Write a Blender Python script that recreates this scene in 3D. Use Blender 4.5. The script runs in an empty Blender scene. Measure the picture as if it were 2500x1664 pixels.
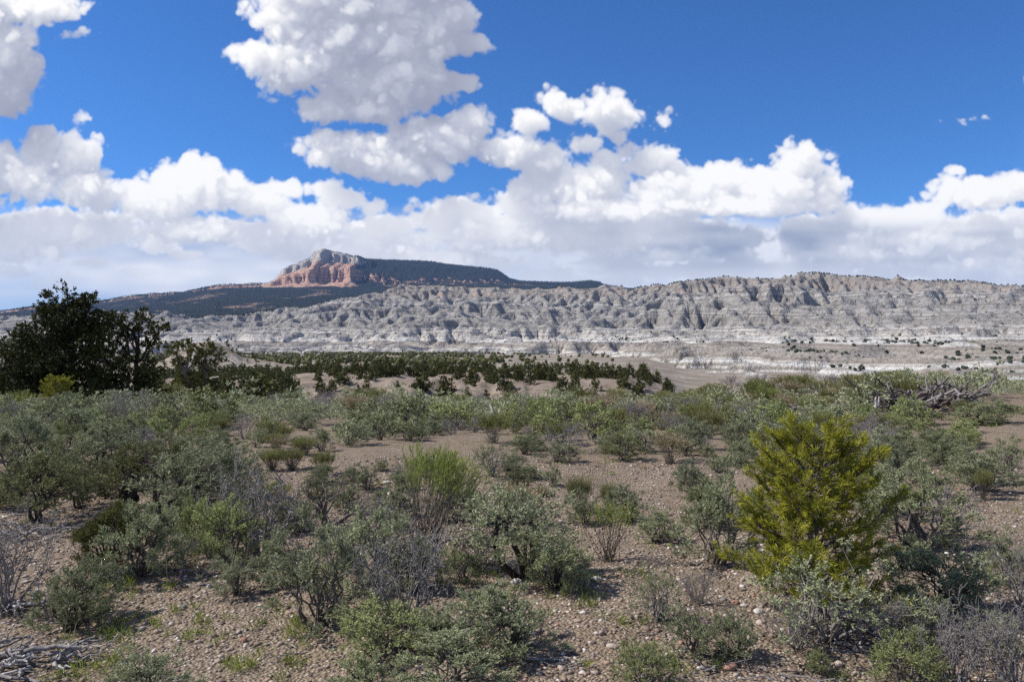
import bpy, math, random
import numpy as np

# ------------------------------------------------------------------ camera
scene = bpy.context.scene
COL = scene.collection
F_PX, CU, CV = 1915.0, 1250.0, 832.0        # focal length and centre in photograph pixels (2500 x 1664)
EYE = 1.7
cam_d = bpy.data.cameras.new('camera')
cam_d.sensor_width = 36.0
cam_d.lens = 36.0 * F_PX / 2500.0
cam_d.clip_start = 0.1
cam_d.clip_end = 90000.0
cam = bpy.data.objects.new('camera', cam_d)
COL.objects.link(cam)
cam.location = (0.0, 0.0, EYE)
cam.rotation_euler = (math.radians(90.0), 0.0, 0.0)
scene.camera = cam

# ------------------------------------------------------------------ sun, sky, exposure
SUN_EL, SUN_AZ = math.radians(46.0), math.radians(-86.0)     # azimuth from +Y, negative = to the left
SUN_DIR = np.array([math.sin(SUN_AZ) * math.cos(SUN_EL), math.cos(SUN_AZ) * math.cos(SUN_EL), math.sin(SUN_EL)])
sun_d = bpy.data.lights.new('sun', 'SUN')
sun_d.energy = 5.0
sun_d.angle = math.radians(0.53)
sun_d.color = (1.0, 0.955, 0.89)
sun = bpy.data.objects.new('sun', sun_d)
COL.objects.link(sun)
sun.rotation_euler = (math.radians(90) - SUN_EL, 0.0, math.pi - SUN_AZ)

scene.view_settings.view_transform = 'Standard'
scene.view_settings.look = 'None'
scene.view_settings.exposure = 0.27
scene.view_settings.gamma = 1.0
scene.view_settings.use_curve_mapping = False
cy = scene.cycles
cy.use_denoising = False
cy.max_bounces = 6
cy.diffuse_bounces = 3
cy.glossy_bounces = 2
cy.transmission_bounces = 3
cy.volume_bounces = 0
cy.transparent_max_bounces = 6
cy.caustics_reflective = False
cy.caustics_refractive = False
cy.sample_clamp_indirect = 6.0

world = bpy.data.worlds.new('World')
scene.world = world
world.use_nodes = True


def smooth(a, b, x):
    t = np.clip((x - a) / (b - a), 0.0, 1.0)
    return t * t * (3.0 - 2.0 * t)


def lattice_noise(shape, cells, rng):
    """value noise on a regular grid: a random lattice interpolated smoothly along every axis, 0..1"""
    n = len(shape)
    lat = rng.random([max(2, int(math.ceil(c)) + 2) for c in cells]).astype(np.float32)
    for ax in range(n):
        pos = np.linspace(0.0, cells[ax], shape[ax]).astype(np.float32)
        i = np.minimum(pos.astype(np.int32), lat.shape[ax] - 2)
        f = pos - i
        f = f * f * (3.0 - 2.0 * f)
        sh = [1] * n
        sh[ax] = shape[ax]
        f = f.reshape(sh)
        lat = np.take(lat, i, axis=ax) * (1.0 - f) + np.take(lat, i + 1, axis=ax) * f
    return lat


NOISE = ((190.0, 0.16, 0), (95.0, 0.19, 1), (50.0, 0.135, 1), (26.0, 0.085, 1), (13.0, 0.034, 1))


def march_clouds(shape, cell, blobs, seed, sun_shift, fine=1.0, fade=1.0):
    """cumulus in a box of cells (depth, rows, columns): lumpy blobs eroded by billow noise, lit from the sun side;
    gives light (rows, cols) and cover (rows, cols)"""
    D, H, W = shape
    rng = np.random.default_rng(seed)
    dz = 4.0 * cell                                            # one depth cell in picture units
    field = np.full(shape, -1.0, np.float32)
    soft = np.zeros((H, W), np.float32)
    for (u, v, w, ru, rv, rw, dens, flat) in blobs:
        m = 1.45
        i0, i1 = int((u - ru * m) / cell), int((u + ru * m) / cell) + 1
        j0, j1 = int((v - rv * m) / cell), int((v + rv * m) / cell) + 1
        k0, k1 = int((w - rw * m) / dz), int((w + rw * m) / dz) + 1
        i0, j0, k0 = max(i0, 0), max(j0, 0), max(k0, 0)
        i1, j1, k1 = min(i1, W), min(j1, H), min(k1, D)
        if i0 >= i1 or j0 >= j1 or k0 >= k1:
            continue
        x = ((np.arange(i0, i1) * cell - u) / ru).astype(np.float32)[None, None, :]
        y = ((np.arange(j0, j1) * cell - v) / rv).astype(np.float32)[None, :, None]
        y = np.where(y > 0, y * flat, y)
        z = ((np.arange(k0, k1) * dz - w) / rw).astype(np.float32)[:, None, None]
        f = (1.0 - np.sqrt(x * x + y * y + z * z)) * dens
        sl = field[k0:k1, j0:j1, i0:i1]
        # smooth union
        hh = np.clip(0.5 + 0.5 * (f - sl) / 0.18, 0.0, 1.0)
        field[k0:k1, j0:j1, i0:i1] = sl * (1 - hh) + f * hh + 0.18 * hh * (1 - hh) * 0.6
    reach = smooth(-0.42, -0.18, field)                          # no stray crumbs far from a heap
    # isotropic band-limited noise, puffed: round heads and creased joins
    spec = np.fft.rfftn(rng.standard_normal(shape, dtype=np.float32))
    fk = np.fft.fftfreq(D, dz)[:, None, None] ** 2
    fj = np.fft.fftfreq(H, cell)[None, :, None] ** 2
    fi = np.fft.rfftfreq(W, cell)[None, None, :] ** 2
    fr = np.sqrt(fk + fj + fi).astype(np.float32)
    for size, amp, bill in NOISE:
        c = 1.0 / (size * fine)
        n = np.fft.irfftn(spec * np.exp(-((fr - c) / (0.42 * c)) ** 2).astype(np.float32), s=shape, axes=(0, 1, 2)).astype(np.float32)
        n /= n.std()
        field += amp * (np.abs(n) - 0.98) if bill else amp * n * 0.6
    del spec, fr
    dens = np.clip(field * 3.3, 0.0, 1.0) * reach

    def blur(a, r):
        for ax in (0, 1, 2):
            rr = max(1, r // 4) if ax == 0 else r
            c = np.cumsum(np.pad(a, [(rr + 1, rr) if q == ax else (0, 0) for q in range(3)], mode='edge'), axis=ax, dtype=np.float32)
            n = a.shape[ax]
            hi = np.take(c, np.arange(2 * rr + 1, 2 * rr + 1 + n), axis=ax)
            lo = np.take(c, np.arange(0, n), axis=ax)
            a = (hi - lo) / (2 * rr + 1)
        return a

    def tap(a, dist):
        """value found when going dist picture units towards the sun (left, up, towards the viewer)"""
        dk, dj, di = int(round(dist * sun_shift[2] / dz)), int(round(dist * sun_shift[1] / cell)), int(round(dist * sun_shift[0] / cell))
        p = np.pad(a, ((dk, 0), (dj, 0), (di, 0)), mode='edge')
        return p[:D, :H, :W]
    tau = np.zeros(shape, np.float32)
    d0 = dens
    for r, dist, wt in ((1, 6.0, 7.0), (2, 15.0, 13.0), (5, 34.0, 34.0), (8, 66.0, 74.0), (14, 120.0, 105.0), (20, 200.0, 100.0)):
        d0 = blur(d0, max(1, int(r * fine)))
        tau += tap(d0, dist * fine) * wt
    tau = tau * fade                                            # far small heaps are thinner
    lit = 0.30 * np.exp(-tau / 24.0) + 0.70 * np.exp(-tau / 110.0)
    dens = dens ** 1.6
    # composed front to back
    a = 1.0 - np.exp(-dens * dz * 0.10)
    T = np.ones((H, W), np.float32)
    L = np.zeros((H, W), np.float32)
    for k in range(D):
        L += T * a[k] * lit[k]
        T *= 1.0 - a[k]
    cover = 1.0 - T
    return L / np.maximum(cover, 1e-4), cover


def cloud_colour(L, cover):
    """lit cloud is near white, its shaded base a cool lilac grey; linear radiance"""
    t = np.clip(L, 0, 1)[..., None]
    dark = np.array([0.29, 0.31, 0.42], np.float32)
    mid = np.array([0.57, 0.60, 0.69], np.float32)
    hi = np.array([1.02, 1.01, 1.0], np.float32)
    t2 = np.clip(t / 0.36, 0, 1)
    t3 = np.clip((t - 0.36) / 0.38, 0, 1)
    return np.where(t < 0.36, dark + (mid - dark) * t2, mid + (hi - mid) * t3)


def to_image(name, rgb, alpha, gain):
    h, w = alpha.shape
    px = np.ones((h, w, 4), np.float32)
    px[..., :3] = rgb * gain
    img = bpy.data.images.new(name, w, h, alpha=False, float_buffer=True)
    img.colorspace_settings.name = 'Non-Color'
    img.pixels.foreach_set(px[::-1].ravel())
    ma = np.ones((h, w, 4), np.float32)
    ma[..., :3] = alpha[..., None]
    im2 = bpy.data.images.new(name + '_cover', w, h, alpha=False, float_buffer=True)
    im2.colorspace_settings.name = 'Non-Color'
    im2.pixels.foreach_set(ma[::-1].ravel())
    img.pack()
    im2.pack()
    return img, im2


SKY_STRENGTH = 0.10
# ---- the clouds ahead, blobs as (u, v, radius u, radius v, density, flatness of the base, depth)
U0, V0, U1, V1 = -300.0, -420.0, 2800.0, 880.0
CELL = 2.7
FRONT = [
    # big cloud high in the middle
    (860, 50, 250, 160, 1.3, 1.0, 120), (830, -120, 190, 120, 1.2, 1.0, 130), (640, 130, 95, 50, 1.1, 1.2, 110), (575, 118, 42, 24, 1.0, 1.0, 110),
    (715, 150, 120, 95, 1.2, 1.1, 110), (690, 60, 80, 70, 1.1, 1, 120), (1065, 60, 100, 105, 1.2, 1.0, 130), (1040, -60, 110, 90, 1.2, 1, 130), (1145, 105, 55, 32, 1.0, 1.0, 130),
    (930, 205, 200, 85, 1.25, 1.1, 120), (1110, 198, 80, 36, 1.1, 1.2, 150), (800, 262, 95, 52, 1.15, 1.2, 100), (900, 265, 125, 55, 1.2, 1.2, 115),
    # long cloud below it
    (1145, 300, 66, 58, 1.1, 1.0, 90), (1060, 345, 165, 78, 1.2, 1.3, 90), (860, 370, 130, 62, 1.15, 1.3, 85), (960, 398, 150, 52, 1.15, 1.3, 85),
    (1285, 300, 52, 38, 1.1, 1.1, 95), (1240, 372, 105, 56, 1.15, 1.2, 95), (1335, 392, 70, 50, 1.0, 1.1, 100), (1000, 428, 80, 30, 1.0, 1.2, 85),
    # loose scraps to its right
    (1350, 245, 42, 36, 0.75, 1, 100), (1478, 268, 84, 54, 0.95, 1.0, 100), (1400, 262, 55, 28, 0.8, 1, 100), (1492, 312, 48, 34, 0.9, 1, 100),
    (1615, 283, 60, 28, 0.55, 1, 100), (1425, 352, 56, 30, 0.75, 1, 105), (1475, 390, 55, 34, 0.85, 1, 105), (2355, 290, 50, 14, 0.42, 1, 100), (200, 290, 24, 18, 0.4, 1, 100),
    # bank right of the middle
    (1590, 398, 88, 52, 1.1, 1.0, 130), (1955, 400, 88, 62, 1.15, 1.0, 120), (2005, 470, 66, 66, 1.15, 1.1, 125), (1775, 435, 120, 50, 1.15, 1.0, 120),
    (1900, 462, 140, 62, 1.2, 1.2, 110), (1650, 470, 200, 64, 1.2, 1.2, 110), (1440, 455, 150, 56, 1.15, 1.2, 120), (1320, 462, 110, 46, 1.1, 1.2, 120),
    (1800, 502, 260, 40, 1.15, 1.5, 105), (1500, 512, 220, 44, 1.15, 1.4, 105),
    # low banks in the middle and to the right
    (1120, 525, 130, 52, 1.15, 1.0, 170), (1260, 500, 80, 50, 1.1, 1.0, 170), (1230, 565, 250, 66, 1.2, 1.2, 170), (1480, 575, 280, 64, 1.2, 1.2, 175),
    (1700, 585, 230, 52, 1.2, 1.2, 175), (1640, 618, 230, 34, 1.3, 1.5, 150), (2150, 545, 140, 52, 1.1, 1.0, 185), (2235, 522, 75, 36, 1.05, 1.0, 185),
    (2000, 565, 150, 46, 1.1, 1.1, 185), (2360, 575, 210, 66, 1.15, 1.1, 185), (2560, 590, 180, 80, 1.15, 1.1, 185), (2150, 615, 280, 60, 1.15, 1.1, 190), (2420, 650, 240, 50, 1.15, 1.2, 190),
    (2380, 472, 110, 50, 1.1, 1.1, 110), (2330, 455, 52, 36, 1.05, 1.0, 110), (2500, 455, 86, 44, 1.1, 1.0, 150), (2332, 416, 27, 16, 0.8, 1.0, 110), (2620, 470, 120, 80, 1.1, 1, 140),
    # left side
    (180, 385, 86, 66, 1.15, 1.0, 110), (105, 372, 66, 70, 1.1, 1.0, 120), (85, 318, 30, 24, 0.85, 1.0, 120), (205, 460, 92, 66, 1.2, 1.2, 100),
    (55, 440, 110, 66, 1.15, 1.1, 105), (0, 385, 44, 50, 1.05, 1.0, 110), (245, 482, 50, 52, 1.15, 1.2, 100), (-80, 440, 120, 100, 1.1, 1, 110),
    (468, 402, 52, 42, 1.1, 1.0, 120), (455, 450, 122, 64, 1.15, 1.0, 115), (560, 462, 62, 56, 1.1, 1.0, 120), (395, 492, 135, 62, 1.15, 1.1, 110),
    (480, 562, 140, 46, 1.2, 1.4, 100), (560, 578, 44, 30, 1.15, 1.4, 100), (330, 470, 76, 36, 1.05, 1.0, 120),
    (680, 455, 62, 30, 0.95, 1.0, 150), (712, 440, 28, 28, 0.9, 1.0, 150), (620, 485, 86, 46, 1.05, 1.1, 150), (790, 458, 62, 28, 0.95, 1.0, 150), (835, 485, 74, 36, 1.0, 1.1, 150),
    (910, 505, 36, 26, 1.0, 1.0, 150), (760, 540, 130, 54, 1.1, 1.1, 160), (940, 555, 90, 40, 1.1, 1.1, 165), (680, 580, 130, 50, 1.05, 1.1, 180), (150, 560, 240, 60, 1.05, 1.2, 185), (20, 600, 200, 50, 1.0, 1.2, 190), (820, 610, 160, 46, 1.05, 1.2, 190),
    (1060, 640, 240, 40, 1.0, 1.3, 195), (1750, 660, 380, 36, 1.0, 1.3, 195),
    # top left
    (25, 120, 78, 78, 1.1, 1.0, 120), (60, 170, 55, 66, 1.1, 1.0, 115), (15, 240, 76, 60, 1.15, 1.1, 110), (-80, 160, 130, 150, 1.1, 1, 120), (60, 20, 150, 46, 0.9, 1.0, 130), (185, 78, 50, 22, 0.6, 1.0, 130), (-90, 0, 150, 90, 1.0, 1, 130),
]


def front_clouds():
    W, H, D = int((U1 - U0) / CELL), int((V1 - V0) / CELL), 26
    blobs = [(u - U0, v - V0, w + 20.0, ru, rv, min(0.5 * (ru + rv), 95.0), dn, fl) for (u, v, ru, rv, dn, fl, w) in FRONT]
    # the cloud field goes on outside the frame
    rng = np.random.default_rng(77)
    for q in range(26):
        u = rng.choice([rng.uniform(-280, -120), rng.uniform(2620, 2780)]) if q < 12 else rng.uniform(-200, 2700)
        v = rng.uniform(100, 640) if q < 12 else rng.uniform(-400, -230)
        ru = rng.uniform(70, 150)
        blobs.append((u - U0, v - V0, 130.0, ru, ru * rng.uniform(0.4, 0.6), ru * 0.6, 1.05, 1.2))
    # small distant heads low over the land
    for q in range(85):
        ru = rng.uniform(28, 85)
        v = rng.uniform(545, 690)
        blobs.append((rng.uniform(-250, 2750) - U0, v - V0, rng.uniform(205, 245), ru, ru * rng.uniform(0.26, 0.42), ru * 0.6, 1.05, 1.6))
    L, cover = march_clouds((D, H, W), CELL, blobs, 11, (0.46, 0.84, 0.06), fade=1.0 - 0.60 * smooth(330, 520, V0 + np.arange(H) * CELL)[None, :, None])
    vv = (V0 + np.arange(H) * CELL)[:, None]
    cover = cover * (1.0 - 0.5 * smooth(600, 700, vv))
    rgb = cloud_colour(L, cover)
    # thin high veil low over the horizon, behind the heaps
    rng = np.random.default_rng(5)
    n = 0.5 * lattice_noise((H, W), (H * CELL / 90, W * CELL / 420), rng) + 0.3 * lattice_noise((H, W), (H * CELL / 40, W * CELL / 170), rng) \
        + 0.2 * lattice_noise((H, W), (H * CELL / 16, W * CELL / 60), rng)
    v = (V0 + np.arange(H) * CELL)[:, None]
    u = (U0 + np.arange(W) * CELL)[None, :]
    band = smooth(490, 590, v) * (1.0 - 0.35 * smooth(690, 800, v))
    left_gap = 1.0 - 0.22 * np.exp(-(((u - 60) / 330.0) ** 2)) * smooth(610, 700, v)
    veil = np.clip(band * left_gap * (1.06 + 0.4 * (n - 0.42)), 0, 0.985)
    vt = np.clip(0.55 + 1.9 * (n - 0.47), 0, 1)[..., None]
    vrgb = np.array([0.50, 0.58, 0.76]) * (1 - vt) + np.array([0.88, 0.90, 0.95]) * vt
    # far low cloud pales towards the horizon
    pale = (0.70 * smooth(480, 660, v) * np.ones((1, W)))[..., None]
    rgb = rgb * (1 - pale) + (0.72 * rgb + 0.28 * np.array([0.80, 0.84, 0.92])) * pale
    # broad slate-blue shade under the farther banks
    shade = np.clip(2.6 * (n - 0.44), 0, 1) * smooth(520, 570, v) * (1 - smooth(640, 690, v)) * smooth(900, 1300, u)
    rgb = rgb * (1 - 0.5 * shade[..., None] * np.array([1.0, 0.86, 0.62]))
    a = cover + veil * (1 - cover)
    out = (rgb * cover[..., None] + vrgb * (veil * (1 - cover))[..., None]) / np.maximum(a, 1e-4)[..., None]
    # fade out at the box's edges
    edge = smooth(U0, U0 + 130, u) * (1 - smooth(U1 - 130, U1, u)) * smooth(V0, V0 + 130, v)
    return out.astype(np.float32), (a * edge).astype(np.float32)


def round_clouds():
    """the same kind of cloud all round the sky (longitude, latitude), left empty where the clouds ahead are"""
    W, H = 1080, 270                                           # 360 x 90 degrees, 3 cells a degree
    rng = np.random.default_rng(23)
    blobs = []
    for q in range(90):
        az, el = rng.uniform(0, 360), 4 + 50 * rng.random() ** 1.4
        if 42 < az < 138 and el < 38:
            continue
        for r in range(5):
            ru = rng.uniform(3, 9)
            blobs.append(((az + rng.normal() * 5) * 3, (90 - el + rng.normal() * 1.6) * 3, 40.0, ru * 3, ru * 3 * 0.45, ru * 2.0, 1.1, 1.2))
    L, cover = march_clouds((10, H, W), 1.0, blobs, 9, (0.1, 0.9, 0.3), fine=0.3)
    el = (90 - np.arange(H) / 3.0)[:, None]
    low = 0.75 * (1 - smooth(3, 16, el)) * np.ones((1, W))
    rgb = cloud_colour(L, cover)
    a = cover + low * (1 - cover)
    out = (rgb * cover[..., None] + np.array([0.74, 0.79, 0.88]) * (low * (1 - cover))[..., None]) / np.maximum(a, 1e-4)[..., None]
    az = (np.arange(W) / 3.0)[None, :]
    ahead = smooth(51, 58, az) * (1 - smooth(122, 129, az)) * (1 - smooth(27, 31, el))
    full = np.zeros((2 * H, W, 3), np.float32)
    fa = np.zeros((2 * H, W), np.float32)
    full[:H] = out
    fa[:H] = a * (1 - ahead)
    return full, fa


nt = world.node_tree
nt.nodes.clear()
N, LK = nt.nodes.new, nt.links.new
wout = N('ShaderNodeOutputWorld')
bg = N('ShaderNodeBackground')
bg.inputs['Strength'].default_value = SKY_STRENGTH
LK(bg.outputs[0], wout.inputs[0])
sky = N('ShaderNodeTexSky')
sky.sky_type = 'NISHITA'
sky.sun_disc = False
sky.sun_elevation = SUN_EL
sky.sun_rotation = SUN_AZ
sky.altitude = 2100.0
sky.air_density = 1.0
sky.dust_density = 0.15
sky.ozone_density = 2.2
deep = N('ShaderNodeMix')
deep.data_type = 'RGBA'
deep.blend_type = 'MULTIPLY'
deep.inputs[0].default_value = 1.0
LK(sky.outputs[0], deep.inputs[6])
deep.inputs[7].default_value = (0.35, 0.73, 1.18, 1.0)
tc = N('ShaderNodeTexCoord')
sep = N('ShaderNodeSeparateXYZ')
LK(tc.outputs['Generated'], sep.inputs[0])


def wmath(op, a, b=None, clamp=False):
    m = N('ShaderNodeMath')
    m.operation = op
    m.use_clamp = clamp
    for i, x in enumerate((a, b)):
        if x is None:
            continue
        if isinstance(x, (int, float)):
            m.inputs[i].default_value = x
        else:
            LK(x, m.inputs[i])
    return m.outputs[0]


ysafe = wmath('MAXIMUM', sep.outputs[1], 0.02)
fu = wmath('ADD', wmath('MULTIPLY', wmath('DIVIDE', sep.outputs[0], ysafe), F_PX / (U1 - U0)), (CU - U0) / (U1 - U0))
fv = wmath('ADD', wmath('MULTIPLY', wmath('DIVIDE', sep.outputs[2], ysafe), F_PX / (V1 - V0)), (V1 - CV) / (V1 - V0))
comb = N('ShaderNodeCombineXYZ')
LK(fu, comb.inputs[0])
LK(fv, comb.inputs[1])
ahead_ok = wmath('GREATER_THAN', sep.outputs[1], 0.05)


def wtex(img, vec):
    t = N('ShaderNodeTexImage')
    t.image = img
    t.extension = 'CLIP'
    t.interpolation = 'Cubic'
    LK(vec, t.inputs[0])
    return t.outputs[0]


def over(base, col, fac):
    m = N('ShaderNodeMix')
    m.data_type = 'RGBA'
    LK(fac, m.inputs[0])
    LK(base, m.inputs[6])
    LK(col, m.inputs[7])
    return m.outputs[2]


def wenv(img):
    t = N('ShaderNodeTexEnvironment')
    t.image = img
    LK(tc.outputs['Generated'], t.inputs[0])
    return t.outputs[0]


r_img, r_cov = to_image('round_clouds', *round_clouds(), 1.0 / SKY_STRENGTH)
f_img, f_cov = to_image('front_clouds', *front_clouds(), 0.86 / SKY_STRENGTH)
c1 = over(deep.outputs[2], wenv(r_img), wenv(r_cov))
c2 = over(c1, wtex(f_img, comb.outputs[0]), wmath('MULTIPLY', wtex(f_cov, comb.outputs[0]), ahead_ok))
LK(c2, bg.inputs[0])

# ------------------------------------------------------------------ helpers
RNG = np.random.default_rng(2024)


def hash2(ix, iy, seed):
    h = (ix.astype(np.int64) * 374761393 + iy.astype(np.int64) * 668265263 + seed * 144665) & 0xFFFFFFFF
    h = ((h ^ (h >> 13)) * 1274126177) & 0xFFFFFFFF
    h = ((h ^ (h >> 16)) * 2246822519) & 0xFFFFFFFF
    return ((h ^ (h >> 15)) & 0xFFFFFF) / float(0xFFFFFF)


def noise2(x, y, seed=0):
    """gradient noise, about -1..1"""
    x, y = np.asarray(x, float), np.asarray(y, float)
    ix, iy = np.floor(x), np.floor(y)
    fx, fy = x - ix, y - iy
    ix, iy = ix.astype(np.int64), iy.astype(np.int64)
    sx, sy = fx * fx * fx * (fx * (fx * 6 - 15) + 10), fy * fy * fy * (fy * (fy * 6 - 15) + 10)

    def g(dx, dy):
        a = hash2(ix + dx, iy + dy, seed) * 2 * np.pi
        return np.cos(a) * (fx - dx) + np.sin(a) * (fy - dy)
    a, b, c, d = g(0, 0), g(1, 0), g(0, 1), g(1, 1)
    return ((a + (b - a) * sx) * (1 - sy) + (c + (d - c) * sx) * sy) * 1.5


def fbm(x, y, seed=0, octaves=4, gain=0.5, ridged=False):
    t, amp, f = 0.0, 1.0, 1.0
    for o in range(octaves):
        n = noise2(np.asarray(x) * f + 17.3 * o, np.asarray(y) * f - 9.1 * o, seed + o)
        t = t + amp * ((1 - 2 * np.abs(n)) if ridged else n)
        amp *= gain
        f *= 2.03
    return t


def make_mesh(name, verts, faces, mats, smooth_shade=True, face_mat=None):
    """verts (n,3); faces: (m,3) or (m,4) array, or a list of such arrays"""
    me = bpy.data.meshes.new(name)
    if not isinstance(faces, (list, tuple)):
        faces = [faces]
    faces = [np.asarray(f, np.int32) for f in faces if len(f)]
    nl = sum(f.size for f in faces)
    npoly = sum(len(f) for f in faces)
    me.vertices.add(len(verts))
    me.vertices.foreach_set('co', np.asarray(verts, np.float32).ravel())
    me.loops.add(nl)
    me.loops.foreach_set('vertex_index', np.concatenate([f.ravel() for f in faces]))
    me.polygons.add(npoly)
    tot = np.concatenate([np.full(len(f), f.shape[1], np.int32) for f in faces])
    me.polygons.foreach_set('loop_start', np.concatenate([[0], np.cumsum(tot)[:-1]]).astype(np.int32))
    me.polygons.foreach_set('loop_total', tot)
    for m in (mats if isinstance(mats, (list, tuple)) else [mats]):
        me.materials.append(m)
    if face_mat is not None:
        me.polygons.foreach_set('material_index', np.asarray(face_mat, np.int32))
    me.polygons.foreach_set('use_smooth', np.full(npoly, bool(smooth_shade)))
    me.update(calc_edges=True)
    return me


def point_attr(me, name, values):
    at = me.attributes.new(name, 'FLOAT', 'POINT')
    at.data.foreach_set('value', np.asarray(values, np.float32).ravel())


def link(name, data, parent=None, loc=None, rz=None, scale=None):
    o = bpy.data.objects.new(name, data)
    COL.objects.link(o)
    if parent is not None:
        o.parent = parent
    if loc is not None:
        o.location = loc
    if rz is not None:
        o.rotation_euler = (0, 0, rz)
    if scale is not None:
        o.scale = scale if isinstance(scale, (tuple, list)) else (scale, scale, scale)
    return o


def tag(o, label=None, cat=None, group=None, kind=None):
    for k, v in (('label', label), ('category', cat), ('group', group), ('kind', kind)):
        if v:
            o[k] = v
    return o


def grid_faces(rows, cols):
    r, c = np.meshgrid(np.arange(rows - 1), np.arange(cols - 1), indexing='ij')
    a = (r * cols + c).ravel()
    return np.stack([a, a + 1, a + cols + 1, a + cols], 1)


# ------------------------------------------------------------------ materials
class Mat:
    """small wrapper to write node materials tersely"""

    def __init__(self, name, rough=0.9, spec=0.2):
        self.m = bpy.data.materials.new(name)
        self.m.use_nodes = True
        self.t = self.m.node_tree
        self.t.nodes.clear()
        self.out = self.t.nodes.new('ShaderNodeOutputMaterial')
        self.b = self.t.nodes.new('ShaderNodeBsdfPrincipled')
        self.b.inputs['Roughness'].default_value = rough
        self.b.inputs['Specular IOR Level'].default_value = spec
        self.t.links.new(self.b.outputs[0], self.out.inputs[0])

    def n(self, kind, **kw):
        x = self.t.nodes.new(kind)
        for k, v in kw.items():
            setattr(x, k, v)
        return x

    def l(self, a, b):
        self.t.links.new(a, b)

    def put(self, sock, v):
        if v is None:
            return
        if isinstance(v, bpy.types.NodeSocket):
            self.l(v, sock)
        else:
            sock.default_value = v

    def math(self, op, a, b=None, clamp=False):
        x = self.n('ShaderNodeMath', operation=op, use_clamp=clamp)
        self.put(x.inputs[0], a)
        self.put(x.inputs[1], b)
        return x.outputs[0]

    def noise(self, scale, detail=4.0, rough=0.55, vec=None, dim='3D', w=None, out=0):
        x = self.n('ShaderNodeTexNoise', noise_dimensions=dim)
        x.inputs['Scale'].default_value = scale
        x.inputs['Detail'].default_value = detail
        x.inputs['Roughness'].default_value = rough
        if dim == '1D':
            self.put(x.inputs['W'], w)
        elif vec is not None:
            self.l(vec, x.inputs['Vector'])
        return x.outputs[out]

    def voronoi(self, scale, vec=None, out=0, feature='F1', rand=1.0):
        x = self.n('ShaderNodeTexVoronoi', feature=feature)
        x.inputs['Scale'].default_value = scale
        x.inputs['Randomness'].default_value = rand
        if vec is not None:
            self.l(vec, x.inputs['Vector'])
        return x.outputs[out]

    def ramp(self, fac, stops, interp='LINEAR'):
        x = self.n('ShaderNodeValToRGB')
        x.color_ramp.interpolation = interp
        e = x.color_ramp.elements
        while len(e) < len(stops):
            e.new(0.5)
        for el, (p, c) in zip(e, stops):
            el.position = p
            el.color = (c if len(c) == 4 else tuple(c) + (1.0,)) if isinstance(c, (tuple, list)) else (c, c, c, 1.0)
        self.put(x.inputs[0], fac)
        return x.outputs[0]

    def mix(self, fac, a, b, blend='MIX'):
        x = self.n('ShaderNodeMix', data_type='RGBA', blend_type=blend)
        self.put(x.inputs[0], fac)
        for s, v in ((x.inputs[6], a), (x.inputs[7], b)):
            self.put(s, (tuple(v) + (1.0,)) if isinstance(v, (tuple, list)) and len(v) == 3 else v)
        return x.outputs[2]

    def step(self, v, a, b):
        x = self.n('ShaderNodeMapRange', interpolation_type='SMOOTHSTEP')
        self.put(x.inputs[0], v)
        x.inputs[1].default_value = a
        x.inputs[2].default_value = b
        return x.outputs[0]

    def attr(self, name, out=2):
        return self.n('ShaderNodeAttribute', attribute_name=name).outputs[out]

    def pos(self):
        return self.n('ShaderNodeNewGeometry').outputs['Position']

    def xyz(self, v):
        x = self.n('ShaderNodeSeparateXYZ')
        self.l(v, x.inputs[0])
        return x.outputs

    def normal_z(self):
        return self.xyz(self.n('ShaderNodeNewGeometry').outputs['Normal'])[2]

    def color(self, c):
        self.put(self.b.inputs['Base Color'], (tuple(c) + (1.0,)) if isinstance(c, (tuple, list)) and len(c) == 3 else c)

    def bump(self, h, strength, dist):
        x = self.n('ShaderNodeBump')
        x.inputs['Strength'].default_value = strength
        x.inputs['Distance'].default_value = dist
        self.l(h, x.inputs['Height'])
        self.l(x.outputs[0], self.b.inputs['Normal'])


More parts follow.
